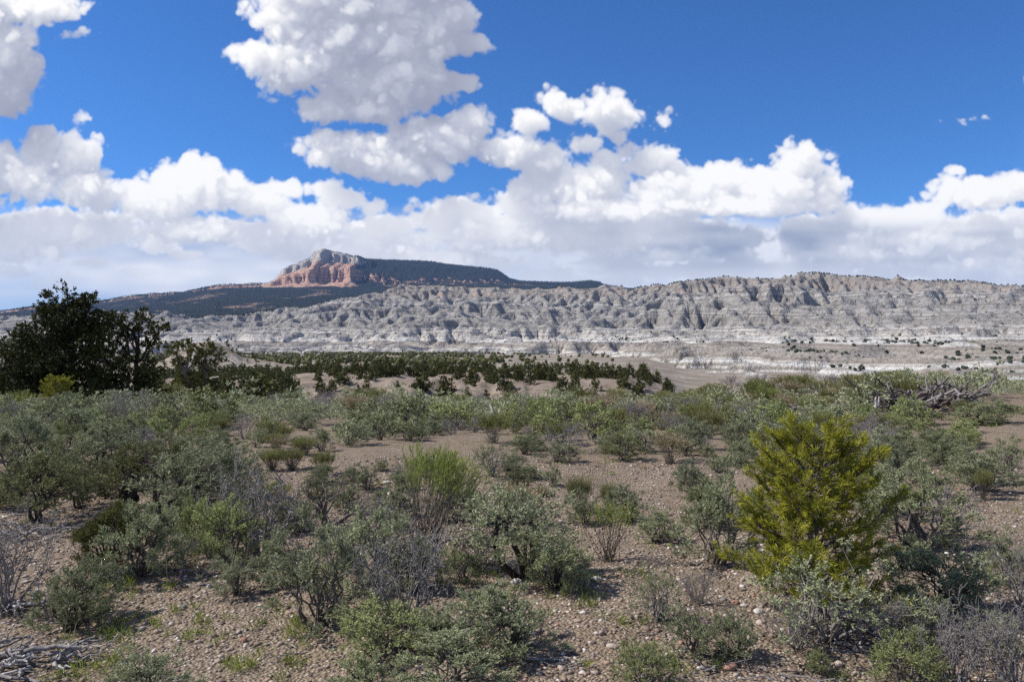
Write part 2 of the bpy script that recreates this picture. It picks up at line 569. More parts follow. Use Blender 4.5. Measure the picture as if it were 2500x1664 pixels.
# ------------------------------------------------------------------ the lie of the land
def ground_z(x, y):
    """height of the mesa top, its edge, the valley beyond and the plain that runs to the horizon"""
    x, y = np.asarray(x, float), np.asarray(y, float)
    r = np.hypot(x, y)
    u = 1250.0 + 1915.0 * x / np.maximum(y, 1.0)
    fwd = smooth(0, 6, y)
    top = -1.55 * smooth(9, 42, y) * fwd + 0.80 * smooth(3, 15, x) * smooth(9, 30, y) - 0.25 * smooth(-6, -18, x) * smooth(14, 30, y)
    top = top + 0.10 * fbm(x / 6.0, y / 6.0, 3, 3) + 0.035 * fbm(x / 1.3, y / 1.3, 8, 3)
    edge = 41.0 + 4.0 * noise2(x / 14.0, y * 0 + 2.2, 5) + 4.0 * smooth(-5, -15, x)
    drop = smooth(0, 55, r - edge)
    # valley floor by distance
    vy = np.array([0, 80, 150, 300, 600, 1200, 1900, 2600, 5000, 60000.0])
    left = np.interp(r, vy, [-8, -8.0, -8.0, -11.5, -16, -22, -28, -34, -45, -60.0])
    mid = np.interp(r, vy, [-10, -10.0, -10.0, -10.5, -15, -20, -27, -34, -45, -60.0])
    right = np.interp(r, vy, [-10, -11.0, -13.0, -17.0, -21, -24, -30, -36, -45, -60.0])
    wm = smooth(600, 800, u)
    wr = smooth(1540, 1700, u)
    val = (left * (1 - wm) + mid * wm) * (1 - wr) + right * wr
    val = val + smooth(60, 200, r) * (1.0 * fbm(x / 60, y / 60, 21, 4) + 2.2 * fbm(x / 260, y / 260, 22, 3)) * (1 - 0.8 * smooth(1500, 2500, r))
    # low gravelly bank under the row of pinyons
    by = 146 + 8 * noise2(x / 24.0, 0 * x + 4.0, 31) + 4 * noise2(x / 8.0, 0 * x, 32)
    bank = smooth(by - 22, by, y) * (1 - smooth(by + 14, by + 110, y)) * smooth(655, 760, u) * (1 - smooth(1600, 1760, u))
    gul = 2.6 * np.abs(noise2(x / 5.0, y / 30.0, 33)) + 1.2 * np.abs(noise2(x / 1.9, y / 16.0, 34))
    val = val + bank * (3.9 - gul * (1 - 0.6 * smooth(by - 2, by + 12, y)))
    # bare knoll in the valley on the left
    kx, ky = (x + 134.0), (y - 350.0)
    kn = np.exp(-(np.abs(kx) / 15.0) ** 1.5 - (ky / 26.0) ** 2) * 12.0 + np.exp(-((kx - 26) / 24.0) ** 2 - ((ky - 8) / 30.0) ** 2) * 5.5 + np.exp(-((kx + 12) / 16.0) ** 2 - ((ky + 5) / 24.0) ** 2) * 5.0
    val = val + kn * (1 - 0.25 * np.abs(noise2(kx / 9, ky / 30, 41)))
    behind = np.where(y < 0, smooth(0, 60, -y), 0)
    z = top * (1 - drop) + val * drop
    return z * (1 - behind) + top * behind


def ground_at(u, v):
    """the point of the near ground that stands at photograph pixel u, v"""
    dx, dz = (u - CU) / F_PX, (CV - v) / F_PX
    y = np.arange(2.5, 60.0, 0.02)
    gap = EYE + dz * y - ground_z(dx * y, y)
    i = int(np.argmax(gap < 0)) if (gap < 0).any() else len(y) - 1
    return np.array([dx * y[i], y[i], float(ground_z(dx * y[i], y[i]))])


def m_ground():
    m = Mat('gravelly_soil', 0.95, 0.15)
    p = m.pos()
    big = m.noise(0.35, 4, 0.6, p)
    fine = m.noise(9.0, 6, 0.7, p)
    cell = m.voronoi(48.0, p, 1)
    cellv = m.xyz(cell)[0]
    d = m.voronoi(48.0, p, 0)
    soil = m.ramp(fine, [(0.30, (0.105, 0.077, 0.054)), (0.55, (0.215, 0.167, 0.116)), (0.75, (0.30, 0.242, 0.175))])
    peb = m.ramp(cellv, [(0.0, (0.13, 0.095, 0.072)), (0.35, (0.26, 0.185, 0.13)), (0.6, (0.32, 0.245, 0.18)), (0.85, (0.39, 0.32, 0.25)), (1.0, (0.50, 0.45, 0.38))])
    mask = m.math('MULTIPLY', m.step(d, 0.52, 0.36), m.step(m.noise(1.4, 3, 0.6, p), 0.30, 0.52))
    near = m.mix(mask, soil, peb)
    near = m.mix(m.step(big, 0.52, 0.72), near, (0.215, 0.155, 0.100), 'MIX')
    # valley soil: pale grey-tan with patches of scrub
    yy = m.xyz(p)[1]
    far_n = m.noise(0.045, 6, 0.65, p)
    far = m.ramp(far_n, [(0.30, (0.12, 0.105, 0.07)), (0.48, (0.25, 0.205, 0.16)), (0.62, (0.33, 0.29, 0.24)), (0.75, (0.40, 0.365, 0.315))])
    pink = m.mix(m.step(m.noise(0.12, 3, 0.5, p), 0.35, 0.65), (0.19, 0.15, 0.115), (0.27, 0.215, 0.17))
    far = m.mix(m.step(yy, 175, 230), pink, far)
    far = m.mix(m.math('MULTIPLY', m.step(m.noise(0.55, 4, 0.7, p), 0.50, 0.62), 0.75), far, (0.10, 0.088, 0.058))
    m.color(m.mix(m.step(yy, 46, 70), near, far))
    m.bump(m.math('ADD', m.math('MULTIPLY', m.math('SUBTRACT', 0.6, d), m.step(yy, 60, 20)), m.math('MULTIPLY', fine, 0.5)), 0.7, 0.03)
    return m.m


def build_ground():
    az = np.concatenate([np.linspace(-44, 44, 300), np.linspace(50, 310, 66)])
    az = np.radians(np.concatenate([az, [316.0]]))
    rad = np.concatenate([np.linspace(0.6, 12, 80), np.geomspace(12.2, 70, 105), np.geomspace(71.5, 420, 130), np.geomspace(430, 2600, 55), np.geomspace(2700, 24000, 24)])
    A, R = np.meshgrid(az, rad)
    x, y = R * np.sin(A), R * np.cos(A)
    z = ground_z(x, y)
    verts = np.stack([x, y, z], -1).reshape(-1, 3)
    f = grid_faces(len(rad), len(az))
    c = len(az)
    last = np.array([[i * c + c - 1, i * c, (i + 1) * c, (i + 1) * c + c - 1] for i in range(len(rad) - 1)])
    # close the small hole under the viewer
    verts = np.vstack([verts, [[0, 0, float(ground_z(0, 0.3))]]])
    ctr = len(verts) - 1
    hub = np.array([[ctr, (i + 1) % c, i] for i in range(c)])[:, ::-1]
    me = make_mesh('ground', verts, [np.vstack([f, last])[:, ::-1], hub[:, ::-1]], m_ground())
    return tag(link('ground', me), 'gravelly red-brown mesa top falling to a wooded valley', kind='structure')


# ------------------------------------------------------------------ badlands: an uneven ramp cut by running water
PY = np.array([300, 450, 600, 800, 1000, 1300, 1700, 2000, 2400, 2900, 3300, 3700, 4300, 4900.0])
PU = np.array([-400, 100, 330, 600, 820, 1000, 1250, 1500, 1650, 1990, 2500, 2900.0])
PZ = np.array([
    [-60, -60, -60, -60, -60, -55, -40, -24, 20, 90, 104, 100, 95, 80],
    [-60, -60, -60, -60, -60, -55, -40, -24, 20, 90, 108, 104, 95, 80],
    [-60, -60, -60, -60, -60, -55, -42, -25, 30, 95, 130, 120, 110, 90],
    [-60, -60, -60, -60, -60, -55, -42, -25, 28, 92, 128, 115, 100, 90],
    [-60, -60, -60, -60, -60, -55, -42, -24, 30, 105, 175, 190, 180, 140],
    [-60, -60, -60, -60, -60, -50, -36, -18, 28, 92, 145, 195, 300, 290],
    [-60, -60, -60, -50, -42, -30, -20, -4, 36, 100, 150, 205, 292, 290],
    [-50, -45, -34, -25, -19, -14, -5, 10, 52, 118, 172, 230, 303, 300],
    [-30, -24, -20, -16, -13, -7, 8, 30, 78, 165, 250, 262, 260, 255],
    [-19, -17, -15, -10, -6, 0, 18, 45, 98, 200, 292, 290, 280, 270],
    [-19, -17, -14, -9, -3, 4, 22, 48, 98, 185, 232, 235, 230, 220],
    [-19, -17, -14, -9, -3, 4, 22, 48, 98, 175, 215, 215, 210, 200.0]])
SKY_U = np.array([-300, 0, 100, 310, 400, 492, 560, 613, 652, 700, 760, 840, 905, 1039, 1127, 1250, 1364, 1500, 1600, 1647, 1736, 1820, 1904, 1984, 2067, 2128, 2217, 2352, 2500, 2900.0])
SKY_V = np.array([775, 768, 764, 754, 760, 770, 763, 752, 768, 752, 736, 731, 702, 695, 700, 703, 702, 697, 700, 686, 684, 670, 675, 661, 679, 672, 686, 682, 700, 712.0])


def envelope(x, y):
    u = 1250.0 + 1915.0 * x / np.maximum(y, 1.0)
    iu = np.clip(np.searchsorted(PU, u) - 1, 0, len(PU) - 2)
    tu = np.clip((u - PU[iu]) / (PU[iu + 1] - PU[iu]), 0, 1)
    tu = tu * tu * (3 - 2 * tu)
    iy = np.clip(np.searchsorted(PY, y) - 1, 0, len(PY) - 2)
    ty = np.clip((y - PY[iy]) / (PY[iy + 1] - PY[iy]), 0, 1)
    a = PZ[iu, iy] * (1 - ty) + PZ[iu, iy + 1] * ty
    b = PZ[iu + 1, iy] * (1 - ty) + PZ[iu + 1, iy + 1] * ty
    return a * (1 - tu) + b * tu


def stream_cut(h, dx, iters, k, m=0.46, talus=None, rng=None):
    """rivers: every cell drains to its lowest neighbour and is cut in step with the water that passes"""
    R, C = h.shape
    idx = np.arange(R * C).reshape(R, C)
    offs = [(-1, 0), (1, 0), (0, -1), (0, 1), (-1, -1), (-1, 1), (1, -1), (1, 1)]
    for it in range(iters):
        pad = np.pad(h, 1, constant_values=1e9)
        pidx = np.pad(idx, 1)
        best = np.zeros_like(h)
        rec = idx.copy()
        dist = np.full(h.shape, dx)
        for (a, b) in offs:
            L = dx * math.hypot(a, b)
            s = (h - pad[1 + a:1 + a + R, 1 + b:1 + b + C]) / L
            w = s > best
            best[w] = s[w]
            rec[w] = pidx[1 + a:1 + a + R, 1 + b:1 + b + C][w]
            dist[w] = L
        order = np.argsort(h.ravel(), kind='stable')
        ol, rl = order.tolist(), rec.ravel().tolist()
        area = [1.0] * (R * C)
        for i in reversed(ol):
            r = rl[i]
            if r != i:
                area[r] += area[i]
        F = (k * (np.array(area) * dx * dx) ** m / dist.ravel()).tolist()
        hl = h.ravel().tolist()
        for i in ol:
            r = rl[i]
            if r != i:
                f = F[i]
                hl[i] = (hl[i] + f * hl[r]) / (1.0 + f)
        h = np.array(hl).reshape(R, C)
        # fill pits to the lowest neighbour
        pad = np.pad(h, 1, constant_values=1e9)
        low = np.min([pad[1 + a:1 + a + R, 1 + b:1 + b + C] for (a, b) in offs], axis=0)
        h = np.where(h < low, low + 0.05, h)
        if talus:
            for _ in range(2):
                pad = np.pad(h, 1, mode='edge')
                for (a, b) in offs[:4]:
                    q = pad[1 + a:1 + a + R, 1 + b:1 + b + C]
                    h = np.minimum(h, q + talus * dx)
    return h


def upsample(h):
    R, C = h.shape
    o = np.zeros((2 * R - 1, 2 * C - 1))
    o[::2, ::2] = h
    o[1::2, ::2] = 0.5 * (h[1:] + h[:-1])
    o[:, 1::2] = 0.5 * (o[:, :-2:2] + o[:, 2::2])
    return o


def bilinear(field, x0, y0, dx, x, y):
    fx, fy = np.clip((x - x0) / dx, 0, field.shape[1] - 1.001), np.clip((y - y0) / dx, 0, field.shape[0] - 1.001)
    i, j = fx.astype(int), fy.astype(int)
    a, b = fx - i, fy - j
    return (field[j, i] * (1 - a) + field[j, i + 1] * a) * (1 - b) + (field[j + 1, i] * (1 - a) + field[j + 1, i + 1] * a) * b


def terrace(z, x, y):
    """hard beds stand out as ledges"""
    w = 5.0 * noise2(x / 420, y / 420, 61) + 1.2 * noise2(x / 90, y / 90, 62)
    for P, amp in ((37.0, 0.50), (12.5, 0.40)):
        a = amp * np.clip(0.75 + 0.8 * noise2(x / 300 + P, y / 300, 63), 0.1, 1.0)
        t = (z + w) / P
        z = z - a * P * np.sin(2 * np.pi * t) / (2 * np.pi)
    return z


def build_badlands():
    dx = 16.0
    x0, y0 = -3400.0, 240.0
    C, R = int(6800 / dx), int((4900 - 240) / dx)
    X, Y = np.meshgrid(x0 + np.arange(C) * dx, y0 + np.arange(R) * dx)
    wx, wy = 120 * fbm(X / 700, Y / 700, 71, 2), 120 * fbm(X / 700, Y / 700, 75, 2)
    w = smooth(700, 1600, Y)
    E = envelope(X + wx * 0.7 * w, Y + wy * w)
    rel = smooth(-40, 120, E)
    h = E + (4 + 30 * rel) * fbm(X / 420, Y / 420, 81, 4, gain=0.55) + (2 + 7 * rel) * fbm(X / 60, Y / 60, 85, 3)
    h = h + rel * (1 - smooth(110, 210, E)) * 15 * fbm(X / 260, Y / 330, 87, 3, ridged=True)
    # free-standing spurs and mounds below the wall
    sz = 42 + 0.05 * np.clip(Y, 0, 1500)
    h = h + (1 - rel) * smooth(-45, -15, E) * (5.0 + 0.0085 * np.clip(Y, 0, 1600)) * np.clip(fbm(X / sz, Y / sz, 90, 2, ridged=True), -0.3, 1.2)
    h = stream_cut(h, dx, 14, 0.085, talus=1.25)

    def soften(a, r):
        for ax in (0, 1):
            c = np.cumsum(np.pad(a, [(r + 1, r) if q == ax else (0, 0) for q in (0, 1)], mode='edge'), axis=ax)
            n = a.shape[ax]
            a = (np.take(c, np.arange(2 * r + 1, 2 * r + 1 + n), axis=ax) - np.take(c, np.arange(n), axis=ax)) / (2 * r + 1)
        return a
    h = h + 0.38 * (1 - 0.7 * smooth(140, 230, h)) * smooth(600, 1300, Y) * (h - soften(soften(h, 6), 6))                # the spurs stand out sharply
    h = upsample(h)
    dx = dx / 2
    R, C = h.shape
    X, Y = np.meshgrid(x0 + np.arange(C) * dx, y0 + np.arange(R) * dx)
    steep = smooth(0.05, 0.45, np.hypot(*np.gradient(h, dx)))
    h = h + steep * smooth(400, 1500, Y) * (3.0 * fbm(X / 60, Y / 60, 95, 3) + 1.6 * noise2(X / 17, Y / 17, 98))
    h = stream_cut(h, dx, 10, 0.20, talus=2.2)
    h = h + 0.45 * (1 - 0.6 * smooth(140, 230, h)) * (h - soften(soften(h, 4), 4))
    h = h - 30 * (1 - smooth(260, 420, Y))
    h = terrace(h, X, Y)
    # set the crest to the height the far rim has all along
    u = 1250 + 1915 * X / Y
    ub = np.linspace(-380, 2880, 164)
    ang = (h - EYE) / Y
    b = np.clip(np.digitize(u.ravel(), ub) - 1, 0, len(ub) - 1)
    top = np.full(len(ub), -1.0)
    np.maximum.at(top, b, np.where((u > -400) & (u < 2900), ang, -1).ravel())
    want = (CV - np.interp(ub, SKY_U, SKY_V)) / F_PX
    ratio = np.clip(want / np.maximum(top, 0.01), 0.6, 1.6)
    ker = np.exp(-0.5 * (np.arange(-7, 8) / 3.0) ** 2)
    ratio = np.convolve(np.pad(ratio, 7, mode='edge'), ker / ker.sum(), 'valid')
    g = np.interp(u, ub, ratio)
    h = np.where(h > -20, -20 + (h + 20) * (1 + (g - 1) * smooth(-20, 90, h)), h)
    keep = (np.abs(X) < 0.71 * Y + 120) & (Y < 4700)
    ids = np.full(h.size, -1)
    f = grid_faces(R, C)
    f = f[keep.ravel()[f].all(1)]
    used = np.unique(f)
    ids[used] = np.arange(len(used))
    verts = np.stack([X.ravel()[used], Y.ravel()[used], h.ravel()[used]], 1)
    m = Mat('banded_badland_clay', 0.95, 0.1)
    p = m.pos()
    px, py, pz = m.xyz(p)
    warp = m.math('MULTIPLY', m.math('SUBTRACT', m.noise(0.0035, 2, 0.5, p), 0.5), 30.0)
    zz = m.math('ADD', pz, warp)
    b1 = m.noise(0.050, 5, 0.75, dim='1D', w=zz)
    b2 = m.noise(0.21, 3, 0.7, dim='1D', w=m.math('ADD', zz, 400.0))
    band = m.math('ADD', m.math('MULTIPLY', b1, 0.55), m.math('MULTIPLY', b2, 0.45))
    grey = m.ramp(band, [(0.30, (0.150, 0.138, 0.122)), (0.44, (0.245, 0.228, 0.205)), (0.53, (0.32, 0.302, 0.275)), (0.58, (0.46, 0.44, 0.41)), (0.68, (0.62, 0.60, 0.565))])
    white = m.ramp(band, [(0.30, (0.24, 0.20, 0.165)), (0.44, (0.33, 0.29, 0.245)), (0.52, (0.52, 0.49, 0.44)), (0.62, (0.68, 0.66, 0.61))])
    low = m.math('MULTIPLY', m.step(pz, 60, 0), m.step(m.noise(0.004, 3, 0.5, p), 0.28, 0.48))
    c = m.mix(low, grey, white)
    # warm cap rocks along the rim
    cap = m.math('MULTIPLY', m.step(m.math('ADD', pz, m.math('MULTIPLY', m.math('SUBTRACT', m.noise(0.006, 3, 0.6, p), 0.5), 120.0)), 175, 235), 0.75)
    warm = m.ramp(m.noise(0.012, 4, 0.6, p), [(0.35, (0.25, 0.222, 0.19)), (0.58, (0.32, 0.272, 0.225)), (0.72, (0.44, 0.29, 0.19))])
    c = m.mix(cap, c, warm)
    # thin dusty soil and low scrub where it lies flat
    flat = m.math('MULTIPLY', m.step(m.normal_z(), 0.90, 0.985), m.step(m.noise(0.02, 5, 0.7, p), 0.42, 0.58))
    c = m.mix(m.math('MULTIPLY', flat, 0.35), c, (0.25, 0.215, 0.165))
    rill = m.noise(0.10, 5, 0.7, p)
    c = m.mix(m.math('MULTIPLY', m.step(rill, 0.55, 0.76), 0.7), c, (0.13, 0.115, 0.09))
    mp = m.n('ShaderNodeMapping')
    m.l(p, mp.inputs['Vector'])
    mp.inputs['Scale'].default_value = (1.0, 1.0, 0.12)
    run = m.noise(0.085, 4, 0.65, mp.outputs[0])
    c = m.mix(m.math('MULTIPLY', m.step(run, 0.50, 0.66), m.step(m.normal_z(), 0.97, 0.85)), c, (0.15, 0.13, 0.105))
    m.color(c)
    m.bump(m.math('ADD', m.noise(0.13, 6, 0.7, p), m.math('MULTIPLY', run, 1.3)), 0.9, 7.0)
    me = make_mesh('badlands', verts, ids[f], m.m)
    o = tag(link('badlands', me), 'grey and white banded badland cliffs across the valley', kind='structure')
    return o, h, (x0, y0, dx)


# ------------------------------------------------------------------ the high plateau behind, with its pink point
MU = np.array([-400, 0, 89, 246, 300, 356, 446, 535, 600, 624, 657, 669, 688, 711, 741, 757, 768, 790, 814, 852, 890, 913, 980, 1054, 1093, 1188, 1215, 1245, 1272, 1349, 1394, 1440, 1463, 1475, 1520, 1700.0])
MV = np.array([775, 761, 749, 738, 727, 722, 717, 701, 699, 697, 695, 687, 666, 656, 645, 637, 620, 618, 618, 625, 633, 632, 634, 637, 644, 653, 658, 679, 685, 688, 688, 684, 687, 694, 702, 715.0])
PEDV = np.array([[-400, 775], [0, 765], [300, 735], [535, 706], [600, 702], [660, 700], [900, 700], [1100, 699], [1250, 697], [1475, 700], [1700, 715.0]])
Y_FOOT, Y_RIM = 8000.0, 9300.0


def plateau_z(u, y):
    want = np.interp(u, MU, MV)
    foot_v = np.interp(u, PEDV[:, 0], PEDV[:, 1])
    zf = (CV - foot_v) / F_PX * Y_FOOT
    zt = (CV - want) / F_PX * Y_RIM
    x = (u - CU) / F_PX * y
    # wooded apron
    t = np.clip((y - 3300.0) / (Y_FOOT - 3300.0), 0, 1)
    ped = 70 + (zf - 70) * t ** 1.12 + 26 * fbm(x / 900, y / 900, 101, 4) * smooth(0, 0.2, t) * (1 - smooth(0.75, 1.0, t))
    ped = ped - 30 * np.abs(noise2(x / 650 + y / 2500, y / 2600, 104)) * smooth(0.05, 0.3, t) * (1 - smooth(0.8, 1, t))
    # escarpment with buttresses
    rel = np.maximum(zt - zf, 0.0)
    butt = 190 * fbm(x / 420, 0 * x + 3, 111, 3, ridged=True) + 130 * (1 - np.abs(noise2(x / 105, y / 1500, 112)) * 1.6) + 90 * np.abs(noise2(x / 44, y / 700, 113)) + 50 * np.abs(noise2(x / 19, y / 300, 116)) + 40 * noise2(x / 30, y / 25, 118)
    s = (y - Y_FOOT - 120 + butt * 0.9) / (Y_RIM - Y_FOOT - 200)
    s = np.clip(s, 0, 1)
    prof = np.interp(s, [0, 0.16, 0.36, 0.43, 0.56, 0.62, 0.78, 0.83, 0.95, 1.0], [0, 0.07, 0.18, 0.50, 0.58, 0.62, 0.72, 0.90, 0.97, 1.0])
    right = smooth(840, 980, u)
    soft = np.clip((y - Y_FOOT - 60) / (Y_RIM - Y_FOOT - 60) + 0.04 * noise2(x / 260, y / 500, 119), 0, 1)
    prof = prof * (1 - 0.8 * right) + 0.8 * right * soft ** 0.9
    gully = 14 * np.abs(noise2(x / 60, y / 300, 115)) * np.sin(np.pi * np.clip(s, 0, 1))
    return ped + rel * prof - gully * smooth(20, 150, rel), s, rel


def build_plateau():
    uu = np.linspace(-330, 1640, 500)
    yy = np.concatenate([np.linspace(3250, 7700, 70), np.linspace(7720, 9500, 120), np.linspace(9550, 12500, 12)])
    U, Y = np.meshgrid(uu, yy)
    z, s, rel = plateau_z(U, Y)
    X = (U - CU) / F_PX * Y
    fall = smooth(10000, 12500, Y) * 300
    verts = np.stack([X, Y, z - fall], -1).reshape(-1, 3)
    # how much conifer forest grows where; thicker right cover paints in cloud shade
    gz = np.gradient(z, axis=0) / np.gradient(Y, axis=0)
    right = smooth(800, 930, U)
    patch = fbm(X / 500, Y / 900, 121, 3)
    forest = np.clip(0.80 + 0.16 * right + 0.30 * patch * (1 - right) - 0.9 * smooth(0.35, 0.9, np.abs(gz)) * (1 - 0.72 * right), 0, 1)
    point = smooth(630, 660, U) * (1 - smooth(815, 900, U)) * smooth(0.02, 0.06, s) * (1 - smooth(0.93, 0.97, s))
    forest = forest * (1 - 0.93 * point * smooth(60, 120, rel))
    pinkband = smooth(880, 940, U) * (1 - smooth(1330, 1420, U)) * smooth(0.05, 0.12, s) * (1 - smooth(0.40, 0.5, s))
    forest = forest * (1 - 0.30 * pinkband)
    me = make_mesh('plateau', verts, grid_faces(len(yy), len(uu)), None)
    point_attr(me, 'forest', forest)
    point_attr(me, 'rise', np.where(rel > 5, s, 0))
    m = Mat('plateau_rock_forest_and_shade', 0.95, 0.1)
    p = m.pos()
    rise = m.attr('rise')
    n = m.noise(0.004, 5, 0.65, p)
    mp = m.n('ShaderNodeMapping')
    m.l(p, mp.inputs['Vector'])
    mp.inputs['Scale'].default_value = (1.0, 0.4, 0.18)
    flute = m.noise(0.022, 5, 0.7, mp.outputs[0])
    streak = m.step(m.math('ADD', m.math('MULTIPLY', m.noise(0.05, 4, 0.6, dim='1D', w=m.xyz(p)[2]), 0.5), m.math('MULTIPLY', flute, 0.5)), 0.36, 0.64)
    pink = m.mix(streak, (0.40, 0.20, 0.125), (0.70, 0.48, 0.35))
    pale = m.mix(streak, (0.36, 0.31, 0.26), (0.62, 0.57, 0.50))
    soil = m.mix(n, (0.27, 0.19, 0.14), (0.42, 0.28, 0.20))
    c = m.mix(m.step(rise, 0.02, 0.10), soil, pink)
    c = m.mix(m.step(m.math('ADD', rise, m.math('MULTIPLY', m.math('SUBTRACT', n, 0.5), 0.1)), 0.70, 0.76), c, pale)
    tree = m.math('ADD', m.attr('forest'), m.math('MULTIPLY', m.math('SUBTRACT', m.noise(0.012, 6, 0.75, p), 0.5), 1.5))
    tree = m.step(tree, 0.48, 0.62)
    c = m.mix(tree, c, m.mix(m.noise(0.05, 2, 0.5, p), (0.012, 0.017, 0.016), (0.032, 0.038, 0.030)))  # conifer colour, darkened and blued to paint in the cloud shadow too
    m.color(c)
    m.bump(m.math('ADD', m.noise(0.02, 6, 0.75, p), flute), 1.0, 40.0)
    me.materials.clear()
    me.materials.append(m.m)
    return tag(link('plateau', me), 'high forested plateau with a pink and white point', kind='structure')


ground = build_ground()
badlands, BAD_H, BAD_G = build_badlands()
plateau = build_plateau()

# ------------------------------------------------------------------ the air between
hz = 1150.0
hb = [(-26000, -9000, -80.0), (26000, 27000, hz)]
hv = np.array([[hb[i][0], hb[j][1], hb[k][2]] for k in (0, 1) for j in (0, 1) for i in (0, 1)], float)
hf = np.array([[0, 2, 3, 1], [4, 5, 7, 6], [0, 1, 5, 4], [2, 6, 7, 3], [0, 4, 6, 2], [1, 3, 7, 5]])
air = bpy.data.materials.new('thin_blue_air')
air.use_nodes = True
air.node_tree.nodes.clear()
ao = air.node_tree.nodes.new('ShaderNodeOutputMaterial')
av = air.node_tree.nodes.new('ShaderNodeVolumePrincipled')
av.inputs['Color'].default_value = (0.32, 0.54, 1.0, 1.0)
av.inputs['Density'].default_value = 2.0e-5
av.inputs['Anisotropy'].default_value = 0.0
air.node_tree.links.new(av.outputs[0], ao.inputs['Volume'])
haze = tag(link('haze', make_mesh('haze', hv, hf, air, False)), 'thin bluish air over the whole valley', kind='stuff')


# ------------------------------------------------------------------ plant materials
def leaf_mat(name, dark, light, alt=None, trans=0.16, scale=14.0, rough=0.75):
    """leaf colour varies from leaf to leaf and from plant to plant"""
    m = Mat(name, rough, 0.15)
    p = m.n('ShaderNodeTexCoord').outputs['Object']
    c = m.mix(m.step(m.noise(scale, 3, 0.6, p), 0.30, 0.70), dark, light)
    rnd = m.n('ShaderNodeObjectInfo').outputs['Random']
    if alt:
        c = m.mix(m.math('MULTIPLY', rnd, 0.85), c, m.mix(m.step(m.noise(scale * 0.7, 2, 0.5, p), 0.3, 0.7), alt[0], alt[1]))
    br = m.n('ShaderNodeHueSaturation')
    m.l(c, br.inputs['Color'])
    m.put(br.inputs['Value'], m.math('ADD', 0.80, m.math('MULTIPLY', m.math('FRACT', m.math('MULTIPLY', rnd, 7.31)), 0.42)))
    c = br.outputs[0]
    m.color(c)
    tr = m.n('ShaderNodeBsdfTranslucent')
    m.l(c, tr.inputs[0])
    mx = m.n('ShaderNodeMixShader')
    mx.inputs[0].default_value = trans
    m.l(m.b.outputs[0], mx.inputs[1])
    m.l(tr.outputs[0], mx.inputs[2])
    m.l(mx.outputs[0], m.out.inputs[0])
    return m.m


def wood_mat(name, dark, light, scale=40.0):
    m = Mat(name, 0.9, 0.15)
    p = m.n('ShaderNodeTexCoord').outputs['Object']
    n = m.noise(scale, 5, 0.65, p)
    m.color(m.mix(m.step(n, 0.32, 0.68), dark, light))
    m.bump(n, 0.6, 0.01)
    return m.m


M_SAGE = leaf_mat('sagebrush_leaf', (0.180, 0.202, 0.100), (0.360, 0.385, 0.205), ((0.215, 0.230, 0.140), (0.40, 0.415, 0.265)))
M_GREEN = leaf_mat('young_sage_leaf', (0.185, 0.220, 0.082), (0.355, 0.395, 0.155), ((0.215, 0.232, 0.105), (0.39, 0.40, 0.19)))
M_DARKSAGE = leaf_mat('dark_shrub_leaf', (0.105, 0.122, 0.060), (0.205, 0.222, 0.115), ((0.135, 0.138, 0.050), (0.23, 0.22, 0.09)))
M_OLIVE = leaf_mat('olive_shrub_leaf', (0.080, 0.085, 0.022), (0.155, 0.150, 0.045))
M_RABBIT = leaf_mat('rabbitbrush_leaf', (0.135, 0.160, 0.045), (0.255, 0.275, 0.085), ((0.20, 0.19, 0.08), (0.34, 0.31, 0.15)), trans=0.35)
M_LIME = leaf_mat('bright_rabbitbrush_leaf', (0.160, 0.195, 0.045), (0.30, 0.345, 0.085), trans=0.3)
M_STRAW = leaf_mat('straw_leaf', (0.26, 0.21, 0.12), (0.42, 0.35, 0.22))
M_GRASS = leaf_mat('spring_grass_blade', (0.115, 0.155, 0.025), (0.25, 0.29, 0.06), trans=0.4, scale=3.0)
M_NEEDLE = leaf_mat('pinyon_sapling_needle', (0.135, 0.150, 0.014), (0.40, 0.385, 0.045), trans=0.25, scale=7.0, rough=0.55)
M_PINYON = leaf_mat('pinyon_needle', (0.030, 0.038, 0.012), (0.085, 0.092, 0.028), ((0.045, 0.046, 0.012), (0.105, 0.100, 0.026)), trans=0.10, scale=2.0)
M_JUNIPER = leaf_mat('juniper_spray', (0.050, 0.058, 0.012), (0.115, 0.115, 0.028), trans=0.15, scale=2.5)
M_VALLEY = leaf_mat('valley_pinyon_needle', (0.050, 0.058, 0.020), (0.120, 0.128, 0.044), ((0.070, 0.070, 0.018), (0.145, 0.135, 0.040)), trans=0.1, scale=1.2)
M_FARTREE = leaf_mat('far_conifer_needle', (0.020, 0.029, 0.018), (0.045, 0.055, 0.032), trans=0.0, scale=0.05)
M_BARK = wood_mat('dark_shaggy_bark', (0.032, 0.026, 0.022), (0.110, 0.092, 0.078))
M_STEM = wood_mat('grey_brown_stem', (0.075, 0.062, 0.052), (0.215, 0.185, 0.160))
M_DEAD = wood_mat('weathered_grey_wood', (0.130, 0.115, 0.108), (0.330, 0.305, 0.290))
M_SILVER = wood_mat('bleached_silver_wood', (0.27, 0.245, 0.225), (0.56, 0.53, 0.50), 22.0)
M_FLOWER = leaf_mat('purple_petal', (0.09, 0.05, 0.16), (0.19, 0.12, 0.28), trans=0.3)
M_REDSTEM = wood_mat('reddish_dry_stem', (0.12, 0.05, 0.04), (0.22, 0.11, 0.085))


# ------------------------------------------------------------------ plant shapes
def unit(v):
    return v / np.maximum(np.linalg.norm(v, axis=-1, keepdims=True), 1e-9)


